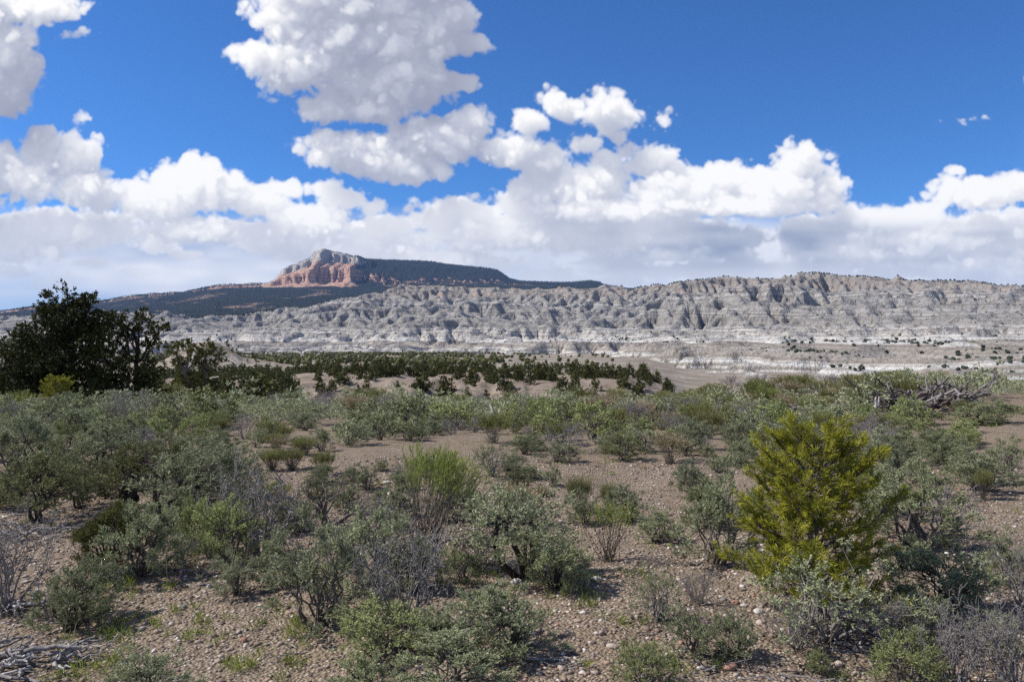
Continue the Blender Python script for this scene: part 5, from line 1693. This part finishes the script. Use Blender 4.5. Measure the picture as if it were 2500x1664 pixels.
LOW = lobed_tree(502, [
    (-0.15, 0, 0.86, 0.14, 0.14, 0.12), (0.12, 0, 0.90, 0.12, 0.12, 0.10), (0.30, 0, 0.78, 0.14, 0.14, 0.12), (-0.34, 0, 0.70, 0.2, 0.18, 0.14), (0.02, 0, 0.66, 0.28, 0.25, 0.16),
    (0.30, -0.05, 0.52, 0.22, 0.2, 0.16), (-0.28, -0.05, 0.45, 0.28, 0.24, 0.18), (0.05, -0.1, 0.36, 0.34, 0.28, 0.18), (-0.35, -0.08, 0.22, 0.25, 0.22, 0.15), (0.32, -0.08, 0.24, 0.25, 0.22, 0.15)],
    (0, 0, 0.6), 0.04, 10.0, 5, 11, 0.037, 0.0165, M_PINYON, clump_r=0.04)
JUN = [lobed_tree(505 + i, lob, (0.05 * (1 - 2 * i), 0, 0.72), 0.045, 9.0, 5, 6, 0.05, 0.024, M_JUNIPER, bark=M_STEM, clump_r=0.035) for i, lob in enumerate((
    [(-0.20, 0, 0.88, 0.14, 0.14, 0.08), (0.04, 0, 0.90, 0.12, 0.12, 0.09), (0.22, 0, 0.80, 0.10, 0.1, 0.08), (-0.08, 0, 0.66, 0.14, 0.12, 0.07), (0.10, 0, 0.35, 0.2, 0.18, 0.12)],
    [(0.0, 0, 0.90, 0.16, 0.15, 0.09), (0.20, 0, 0.78, 0.13, 0.12, 0.08), (-0.18, 0, 0.74, 0.12, 0.12, 0.08), (0.02, 0, 0.62, 0.14, 0.12, 0.06), (-0.14, 0, 0.28, 0.2, 0.18, 0.14)]))]

G_P = 'pinyons in the grove at left'
plant(BIG, 'pinyon_tree', at_far(168, 29.0), 4.95, 4.95, 0.0, 'tallest dark pinyon of the grove, its ragged top against the sky', 'pinyon tree', G_P)
plant(SIDE, 'pinyon_tree', at_far(322, 30.5), 4.4, 4.4, 0.0, 'dark pinyon with open upper branches at the right of the grove', 'pinyon tree', G_P)
plant(LOW, 'pinyon_tree', at_far(8, 30.0), 3.3, 3.3, 0.0, 'lower broad pinyon cut by the left edge', 'pinyon tree', G_P)
plant(LOW, 'pinyon_tree', at_far(95, 31.5), 3.4, 3.6, 2.0, 'broad dark pinyon filling the gap between the tallest and the cut one', 'pinyon tree', G_P)
plant(SAPLING, 'pinyon_sapling', at_far(138, 24.0), 1.35, 1.4, 1.0, 'small yellow-green pine in front of the dark grove', 'pine')
plant(JUN[0], 'juniper_tree', at_far(452, 46.0), 3.5, 3.6, 0.0, 'olive juniper with several bare trunks just right of the grove', 'juniper', 'junipers on the rim')
plant(JUN[1], 'juniper_tree', at_far(505, 47.0), 3.4, 3.5, 0.6, 'olive juniper with one pale leaning trunk below the bare knoll', 'juniper', 'junipers on the rim')
plant(RABBIT[1], 'rabbitbrush', at_far(418, 39.0), 1.4, 1.3, 0.6, 'lone bright green bush under the olive junipers', 'shrub')

# ------------------------------------------------------------------ pinyon row on the bank and the wood in the valley
ROWT = [lobed_tree(520 + i, cone_lobes(520 + i, 7, 0.38 + 0.06 * (i % 3), 0.13, 0.86), (0, 0, 0.85), 0.026, 2.0, 3, 5, 0.10, 0.060, M_VALLEY, clump_r=0.05, sides=4) for i in range(6)]
TRNG = np.random.default_rng(61)
rows = []
for _ in range(1500):
    u = TRNG.uniform(770, 1640)
    y = TRNG.uniform(116, 195)
    x = (u - CU) / F_PX * y
    if TRNG.random() > (0.95 if 137 < y < 172 else 0.5):
        continue
    if noise2(x / 7.0, y / 7.0, 602) < -0.12:
        continue
    if any((a - x) ** 2 + (b - y) ** 2 < 1.45 ** 2 for a, b in rows):
        continue
    rows.append((x, y))
rows.sort(key=lambda t: t[1])
rows = [rows[i] for i in sorted(TRNG.permutation(len(rows))[:190])]
for x, y in rows:
    h = TRNG.uniform(1.6, 3.6) * (0.75 if y < 138 else 1.0)
    u = CU + F_PX * x / y
    where = ('below the pink point' if u < 860 else 'below the flat top of the plateau' if u < 1080 else 'below the dark end of the plateau' if u < 1280 else 'below the far low rim' if u < 1480 else 'at its right end')
    rank = 'before the pinkish bank' if y < 140 else 'on the pinkish bank' if y < 162 else 'behind the pinkish bank'
    tall = 'tall' if h > 2.8 else 'stunted' if h < 2.0 else 'bushy'
    plant(ROWT[TRNG.integers(6)], 'pinyon_tree', (x, y, float(ground_z(x, y)) - 0.1), h * TRNG.uniform(0.9, 1.15), h, TRNG.uniform(0, 6.28),
          f'{tall} olive pinyon {rank} {where}', 'pinyon tree', 'pinyon row along the pinkish bank')
wood = []
ny = 60 + 1900 * TRNG.random(9000) ** 1.9
nu = TRNG.uniform(340, 1500, 9000)
nx = (nu - CU) / F_PX * ny
dens = 0.55 + 0.9 * fbm(nx / 70, ny / 110, 611, 3) + 0.25 * smooth(300, 900, ny) - 0.9 * smooth(1000, 1400, nu) * smooth(300, 600, ny)
knoll = np.exp(-((nx + 131) / 14) ** 2 - ((ny - 345) / 16) ** 2)
okw = (TRNG.random(9000) < dens * (1 - 0.97 * knoll)) & ~((nu > 720) & (ny < 205)) & ~((ny > 95) & (ny < 125) & (nu > 560))
wz = ground_z(nx, ny)
nearw = sorted([(y, x, z, u) for x, y, z, u, k in zip(nx, ny, wz, nu, okw) if k])
taken, things_w = [], 0
restw = []
for (y, x, z, u) in nearw:
    if y < 420:
        if any((a - x) ** 2 + (b - y) ** 2 < 2.1 ** 2 for a, b in taken[-260:]):
            continue
        taken.append((x, y))
    h = TRNG.uniform(1.8, 3.8)
    if y < 500 and things_w < 108:
        things_w += 1
        where = ('on the slope under the grove' if u < 480 else 'on the slope right of the junipers') if y < 120 else ('left of the bare knoll' if u < 500 else 'right of the bare knoll') if u < 700 else 'behind the pinyon row'
        plant(ROWT[TRNG.integers(6)], 'pinyon_tree', (x, y, z - 0.1), h * TRNG.uniform(0.9, 1.2), h, TRNG.uniform(0, 6.28),
              f'{"tall" if h > 3.1 else "low"} dark pinyon in the valley wood {where}', 'pinyon tree', f'valley wood {where}')
    else:
        restw.append((x, y, z - 0.1, h))


# ------------------------------------------------------------------ far trees that read as one mass
def icosa():
    t = (1 + 5 ** 0.5) / 2
    v = unit(np.array([[-1, t, 0], [1, t, 0], [-1, -t, 0], [1, -t, 0], [0, -1, t], [0, 1, t], [0, -1, -t], [0, 1, -t], [t, 0, -1], [t, 0, 1], [-t, 0, -1], [-t, 0, 1.0]]))
    f = np.array([[0, 11, 5], [0, 5, 1], [0, 1, 7], [0, 7, 10], [0, 10, 11], [1, 5, 9], [5, 11, 4], [11, 10, 2], [10, 7, 6], [7, 1, 8], [3, 9, 4], [3, 4, 2], [3, 2, 6], [3, 6, 8], [3, 8, 9], [4, 9, 5], [2, 4, 11], [6, 2, 10], [8, 6, 7], [9, 8, 1]])
    return v, f


IV, IF_ = icosa()


def blobs_mesh(name, pts, sw, sh, mat, seed, label, cone=False):
    rng = np.random.default_rng(seed)
    n = len(pts)
    if cone:
        k = 6
        t = np.arange(k) * 2 * np.pi / k
        base = np.vstack([np.stack([np.cos(t), np.sin(t), np.zeros(k)], 1), [[0, 0, 1.0]]])
        fb = np.array([[i, (i + 1) % k, k] for i in range(k)])
    else:
        base = IV * [0.5, 0.5, 0.5] + [0, 0, 0.48]
        fb = IF_
    v = base[None] * np.stack([sw, sw, sh], 1)[:, None, :]
    v = v + rng.normal(size=v.shape) * (np.stack([sw, sw, sh], 1)[:, None, :] * (0.10 if not cone else 0.05)) + pts[:, None, :]
    f = fb[None] + (np.arange(n) * len(base))[:, None, None]
    return tag(link(name, make_mesh(name, v.reshape(-1, 3), f.reshape(-1, 3), mat, False)), label, kind='stuff')


if restw:
    small = lobed_tree(560, cone_lobes(560, 4, 0.36, 0.22, 0.84), (0, 0, 0.8), 0.03, 0.55, 2, 4, 0.17, 0.11, M_VALLEY, clump_r=0.06, sides=3)
    bv, bf = mesh_arrays(small['parts'][1][1])
    a = [r for r in restw if r[1] < 700][:900]
    b = [r for r in restw if r[1] >= 700] + [r for r in restw if r[1] < 700][900:]
    acc = []
    for (x, y, z, h) in a:
        t = TRNG.uniform(0, 6.28)
        c, s_ = math.cos(t) * h, math.sin(t) * h
        acc.append((np.stack([bv[:, 0] * c - bv[:, 1] * s_ + x, bv[:, 0] * s_ + bv[:, 1] * c + y, bv[:, 2] * h + z], 1), bf))
    if acc:
        v, f = join(acc)
        tag(link('valley_woods', make_mesh('valley_woods', v, f, M_VALLEY, False)), 'dark pinyon wood spread over the valley floor', kind='stuff')
    if b:
        P = np.array([r[:3] for r in b])
        H = np.array([r[3] for r in b]) * 1.25
        blobs_mesh('far_valley_woods', P, H * 0.95, H, M_VALLEY, 3, 'far edge of the valley wood at the foot of the badlands')

# scrub on the badlands: on ledges, in swales and along the rim
x0, y0, bdx = BAD_G
gy, gx = np.gradient(BAD_H, bdx)
slope = np.hypot(gx, gy)
srng = np.random.default_rng(71)
n = 60000
bx, by_ = srng.uniform(-3000, 3000, n), 380 + 4100 * srng.random(n) ** 0.8
by2 = 380 + 2600 * srng.random(30000) ** 1.25
bx, by_ = np.concatenate([bx, srng.uniform(-0.7, 0.7, 30000) * by2]), np.concatenate([by_, by2])
inside = np.abs(bx) < 0.70 * by_
bx, by_ = bx[inside], by_[inside]
sl = bilinear(slope, x0, y0, bdx, bx, by_)
bz = bilinear(BAD_H, x0, y0, bdx, bx, by_)
pr = (1 - smooth(0.15, 0.60, sl)) * smooth(0.16, 0.46, fbm(bx / 150, by_ / 48, 701, 3)) * 0.95 + 0.008
pr *= np.where(bz > 150, 1.5, 1.0) * smooth(-40, -18, bz) * (1 - 0.5 * (1 - smooth(400, 800, by_)))
ok = srng.random(len(bx)) < pr
P = np.stack([bx, by_, bz - 0.3], 1)[ok]
H = srng.uniform(2.0, 5.0, len(P)) * (0.75 + 0.35 * smooth(600, 2500, P[:, 1]))
ang = (BAD_H - EYE) / (y0 + np.arange(BAD_H.shape[0])[:, None] * bdx)
uu = 1250 + 1915 * (x0 + np.arange(BAD_H.shape[1])[None, :] * bdx) / (y0 + np.arange(BAD_H.shape[0])[:, None] * bdx)
rim = []
for ub in np.arange(-20, 2530, 2.2):
    sel = np.abs(uu - ub) < 1.6
    if sel.any() and srng.random() < 0.30 + 0.6 * float(noise2(ub / 60.0, 0.5, 705) > -0.1):
        k = np.argmax(np.where(sel, ang, -9))
        j, i = divmod(int(k), BAD_H.shape[1])
        rim.append((x0 + i * bdx + srng.uniform(-4, 4), y0 + j * bdx + srng.uniform(-4, 10), BAD_H[j, i] - 0.8))
RH = srng.uniform(3.5, 7.5, len(rim))
P = np.vstack([P, np.array(rim)])
H = np.concatenate([H, RH])
print('badland scrub', len(P))
blobs_mesh('badland_shrubbery', P, H * 1.15, H, M_FARTREE, 5, 'dark scrub and stunted trees dotted on the badland ledges')

# conifers on the plateau and its apron
n = 15000
cu = srng.uniform(-60, 1520, n)
cyy = 3600 + 5900 * srng.random(n) ** 0.55
cz, cs, crel = plateau_z(cu, cyy)
okc = srng.random(n) < np.where((cu > 640) & (cu < 860) & (cs > 0.03) & (cs < 0.94), 0.05, 0.8)
cx = (cu - CU) / F_PX * cyy
P = np.stack([cx, cyy, cz - 1.0], 1)[okc]
H = srng.uniform(7, 15, len(P))
# and along the skyline of the rim
ru = np.arange(-40, 1490, 1.3)
ru = ru[srng.random(len(ru)) < 0.75]
rz_, rs, rr = plateau_z(ru, np.full(len(ru), 9330.0))
ly = np.where(rr > 8, 9330.0, 8050.0)
rz_ = plateau_z(ru, ly)[0]
P = np.vstack([P, np.stack([(ru - CU) / F_PX * ly, ly, rz_ - 2.0], 1)])
H = np.concatenate([H, srng.uniform(9, 18, len(ru))])
blobs_mesh('plateau_forest', P, H * 0.30, H, M_FARTREE, 7, 'dark conifer forest on the plateau and its apron', cone=True)
# ------------------------------------------------------------------ stones
def stone_mesh(seed, tint):
    rng = np.random.default_rng(seed)
    v, f = icosa()
    for _ in range(2):                                         # refine
        e, nf, vl = {}, [], [tuple(q) for q in v]

        def midp(a, b):
            k = (min(a, b), max(a, b))
            if k not in e:
                e[k] = len(vl)
                vl.append(tuple(unit((np.array(vl[a]) + np.array(vl[b])))))
            return e[k]
        for a, b, c in f:
            ab, bc, ca = midp(a, b), midp(b, c), midp(c, a)
            nf += [[a, ab, ca], [b, bc, ab], [c, ca, bc], [ab, bc, ca]]
        v, f = np.array(vl), np.array(nf)
    n = 1 + 0.16 * noise2(v[:, 0] * 1.6 + seed, v[:, 1] * 1.6 + v[:, 2], seed) + 0.07 * noise2(v[:, 0] * 4 + seed, v[:, 2] * 4 + v[:, 1] * 2, seed)
    v = v * n[:, None] * [1.0, rng.uniform(0.65, 0.9), rng.uniform(0.45, 0.62)] * 0.5
    m = Mat('stone', 0.85, 0.25)
    p = m.n('ShaderNodeTexCoord').outputs['Object']
    m.color(m.mix(m.step(m.noise(6.0, 5, 0.65, p), 0.3, 0.7), tuple(0.72 * c for c in tint), tint))
    m.bump(m.noise(25.0, 4, 0.6, p), 0.4, 0.02)
    return make_mesh('stone', v, f, m.m)


TINT = dict(white=(0.62, 0.57, 0.50), cream=(0.55, 0.46, 0.37), red=(0.42, 0.24, 0.17), grey=(0.30, 0.27, 0.25), tan=(0.42, 0.33, 0.25))
ST = {k: [stone_mesh(800 + 3 * i + j, c) for j in range(2)] for i, (k, c) in enumerate(TINT.items())}
STONES = [
    (1745, 1411, 30, 'white', 'largest white stone on the soil at the left foot of the young pine'), (1750, 1435, 22, 'cream', 'cream stone just below the largest white one by the pine'),
    (1680, 1537, 36, 'red', 'big reddish stone at the bottom between two sagebrushes'), (1692, 1390, 22, 'red', 'reddish stone in the cluster left of the pine foot'),
    (1665, 1382, 18, 'grey', 'grey stone in the cluster left of the pine foot'), (1712, 1396, 18, 'white', 'small pale stone in the cluster left of the pine foot'),
    (1930, 1532, 24, 'cream', 'cream stone beside the small green herb'), (1187, 1342, 32, 'white', 'flat pale stone under the twisted black trunk'), (1340, 1333, 20, 'cream', 'left of two pale stones right of the treelike sagebrush'),
    (1372, 1336, 26, 'white', 'right of two pale stones right of the treelike sagebrush'), (1406, 1489, 24, 'cream', 'pale stone in the open gravel near the bottom'), (901, 1140, 24, 'cream', 'rounded cream stone on open soil left of the tall rabbitbrush'),
    (890, 1112, 18, 'white', 'white stone behind the rounded cream one on open soil'), (832, 1118, 18, 'white', 'white stone beside a small sagebrush on open soil'), (935, 1152, 14, 'tan', 'tan stone right of the rounded cream one'),
    (1330, 1432, 20, 'tan', 'tan stone in the middle of the open gravel'), (1105, 1460, 20, 'grey', 'grey stone in gravel left of the lone sagebrush'), (1460, 1400, 18, 'tan', 'tan stone at the right of the open gravel'),
    (420, 1400, 20, 'grey', 'grey stone on the left gravel'), (560, 1475, 20, 'red', 'red-brown stone in the left gravel'), (360, 1455, 18, 'tan', 'tan stone in the left gravel'), (1570, 1500, 16, 'white', 'white pebble-sized stone under the crooked-stemmed sagebrush'),
    (840, 967, 8, 'white', 'white stone far off in the scrub left of the middle'), (2180, 1520, 18, 'tan', 'tan stone between the bare shrubs at lower right'),
]
for i, (u, v, w, tint, lab) in enumerate(STONES):
    p, W, _ = spot(u, v, w, w)
    o = link('stone', ST[tint][i % 2], None, (p[0], p[1], p[2] + W * 0.12), PRNG.uniform(0, 6.28), W)
    tag(o, lab, 'stone', 'larger stones on the gravel')

# ------------------------------------------------------------------ gravel, grass, flowers
grng = np.random.default_rng(81)


def gravel():
    n = 38000
    y = 3.2 + 8.3 * grng.random(n) ** 1.25
    x = grng.uniform(-0.72, 0.72, n) * y
    dens = 0.75 + 0.55 * fbm(x / 1.7, y / 1.7, 801, 3)
    ok = grng.random(n) < np.clip(dens, 0.12, 1)
    x, y = x[ok], y[ok]
    n = len(x)
    z = ground_z(x, y)
    size = 0.0075 * np.exp(grng.normal(size=n) * 0.42) * (1 + 0.05 * (y - 4)) * 1.08
    size = np.clip(size, 0.004, 0.024)
    v = IV[None] * (1 + 0.20 * grng.normal(size=(n, 12, 1)))
    sc = np.stack([size * grng.uniform(0.9, 1.4, n), size * grng.uniform(0.7, 1.0, n), size * grng.uniform(0.45, 0.75, n)], 1)
    v = v * sc[:, None, :]
    a = grng.uniform(0, 6.28, n)
    c, s = np.cos(a)[:, None], np.sin(a)[:, None]
    v = np.stack([v[..., 0] * c - v[..., 1] * s + x[:, None], v[..., 0] * s + v[..., 1] * c + y[:, None], v[..., 2] + (z + size * 0.18)[:, None]], -1)
    f = IF_[None] + (np.arange(n) * 12)[:, None, None]
    m = Mat('mixed_gravel', 0.8, 0.25)
    m.color(m.ramp(m.attr('tint'), [(0.0, (0.08, 0.065, 0.055)), (0.18, (0.155, 0.12, 0.098)), (0.40, (0.225, 0.165, 0.128)), (0.60, (0.30, 0.232, 0.185)), (0.78, (0.37, 0.305, 0.255)), (0.84, (0.34, 0.19, 0.125)),
                                     (0.89, (0.43, 0.38, 0.33)), (1.0, (0.60, 0.56, 0.50))]))
    me = make_mesh('gravel', v.reshape(-1, 3), f.reshape(-1, 3), m.m)
    point_attr(me, 'tint', np.repeat(grng.random(n), 12))
    tag(link('gravel', me), 'mixed brown, grey and cream gravel covering the near ground', kind='stuff')


def grass():
    B, Dn, L, W = [], [], [], []

    def tuft(x, y, n, l, w, sp):
        z = float(ground_z(x, y))
        b = np.stack([x + grng.normal(size=n) * sp, y + grng.normal(size=n) * sp, np.full(n, z - 0.005)], 1)
        d = grng.normal(size=(n, 3)) * 0.42 + [0, 0, 1.0]
        B.append(b)
        Dn.append(d)
        L.append(l * grng.uniform(0.5, 1.3, n))
        W.append(np.full(n, w))
    spots = [(272, 1385, 5), (285, 1430, 6), (262, 1480, 7), (455, 1440, 7), (470, 1490, 6), (658, 1450, 7), (672, 1470, 6), (560, 1525, 6), (540, 1540, 4), (690, 1535, 5), (150, 1490, 4), (300, 1460, 5), (440, 1395, 3),
             (1350, 1395, 6), (1290, 1370, 4), (1420, 1440, 4), (730, 1330, 6), (450, 1265, 6), (425, 1285, 5), (300, 1500, 5), (1160, 1360, 4), (1370, 1340, 3), (1640, 1180, 3), (1130, 1330, 3), (210, 1400, 4), (1560, 1540, 4),
             (2180, 1260, 5), (2160, 1230, 4), (1880, 1560, 4), (1690, 1560, 4), (1440, 1545, 3), (1260, 1330, 3), (240, 1540, 6), (120, 1560, 6), (650, 1400, 4), (1220, 1420, 3), (1480, 1330, 4)]
    for (u, v, k) in spots:
        p = ground_at(u * K, v * K)
        for q in range(k):
            tuft(p[0] + grng.normal() * 0.07, p[1] + grng.normal() * 0.10, 16, 0.085, 0.0050, 0.018)
    for q in range(520):                                        # low green-gold wisps on the soil further off
        y = grng.uniform(4.5, 20)
        x = grng.uniform(-0.68, 0.68) * y
        if noise2(x / 2.2, y / 2.2, 811) > -0.05:
            tuft(x, y, 9, 0.05 + 0.002 * y, 0.004 + 0.0009 * y, 0.03 + 0.002 * y)
    v, f = leaves(np.vstack(B), np.vstack(Dn), np.concatenate(L), np.concatenate(W), grng, curl=0.18)
    tag(link('grass', make_mesh('grass', v, f, M_GRASS, False)), 'short yellow-green spring grass in the gravel', kind='stuff')
    # thin dry stalks standing among the shrubs
    B, Dn, L = [], [], []
    for q in range(210):
        u, vv = grng.choice([(120, 1450), (520, 1330), (1000, 1300), (1560, 1430), (1900, 1480), (2050, 1500), (1300, 1330), (780, 1450), (1950, 1400), (640, 1280)], axis=0)
        p = ground_at((u + grng.normal() * 55) * K, (vv + grng.normal() * 22) * K)
        B.append(p)
        Dn.append(grng.normal(size=3) * 0.25 + [0, 0, 1])
        L.append(grng.uniform(0.15, 0.42))
    v, f = leaves(np.array(B), np.array(Dn), np.array(L), 0.0045, grng)
    tag(link('dry_grass', make_mesh('dry_grass', v, f, M_STRAW, False)), 'thin straw-coloured dry stalks among the nearest shrubs', kind='stuff')


gravel()
grass()


def litter():
    """broken twigs lying under and around the shrubs"""
    near = [o for o in OCC if o[1] < 12.5]
    P, Q = [], []
    for q in range(3200):
        ox, oy, r = near[int(grng.integers(len(near)))]
        a, d = grng.uniform(0, 6.28), r * abs(grng.normal()) * 0.9
        x, y = ox + math.cos(a) * d, oy + math.sin(a) * d
        t, l = grng.uniform(0, 6.28), grng.uniform(0.03, 0.16)
        P.append((x, y, 0.0))
        Q.append((x + math.cos(t) * l, y + math.sin(t) * l, grng.uniform(0.0, 0.02)))
    P, Q = np.array(P), np.array(Q)
    z = ground_z(P[:, 0], P[:, 1]) + 0.008
    P[:, 2] += z
    Q[:, 2] += z
    tb = Tubes()
    tb.append(limbs(P, Q, 0.0035, 0.0018, grng, 2, 0.12))
    v, f = tubes(tb, 3)
    tag(link('twig_litter', make_mesh('twig_litter', v, f, M_STEM)), 'broken grey-brown twigs lying under the nearest shrubs', kind='stuff')


litter()


def penstemon(u, v, label, seed):
    rng = np.random.default_rng(seed)
    p, _, H = spot(u, v, 10, 46)
    root = tag(link('wildflower', None, None, tuple(p)), label, 'wildflower', 'purple wildflowers in front of the olive shrub')
    segs, fb, fd = [], [], []
    for k in range(3):
        g, pts = limb((rng.normal() * 0.02, rng.normal() * 0.02, 0), (rng.normal() * 0.05, rng.normal() * 0.05, H * rng.uniform(0.7, 1.05)), 0.0025, 0.0015, rng, 6, 0.05)
        segs += g
        for q in pts[3:]:
            for j in range(2):
                fb.append(q + rng.normal(size=3) * 0.006)
                fd.append(rng.normal(size=3) + [0, 0, 0.2])
    v_, f_ = tubes(segs, 4)
    link('stalk', make_mesh('stalk', v_, f_, M_REDSTEM), root)
    v_, f_ = leaves(np.array(fb), np.array(fd), 0.022, 0.012, rng)
    link('blossom', make_mesh('blossom', v_, f_, M_FLOWER, False), root)
    n = 22
    v_, f_ = leaves(rng.normal(size=(n, 3)) * [0.03, 0.03, 0] + [0, 0, 0.005], rng.normal(size=(n, 3)) * 0.5 + [0, 0, 0.9], 0.09, 0.010, rng)
    link('leaves', make_mesh('leaves', v_, f_, M_GRASS, False), root)


penstemon(265, 1352, 'left one of two purple-flowered stalk clumps beneath the olive shrub', 91)
penstemon(290, 1350, 'right one of two purple-flowered stalk clumps beneath the olive shrub', 92)
penstemon(396, 1356, 'lone purple flower stalk in the shade right of the grey sagebrush', 93)
penstemon(236, 1350, 'faint dark-red flower stalk beside the low blue-green sagebrush', 94)
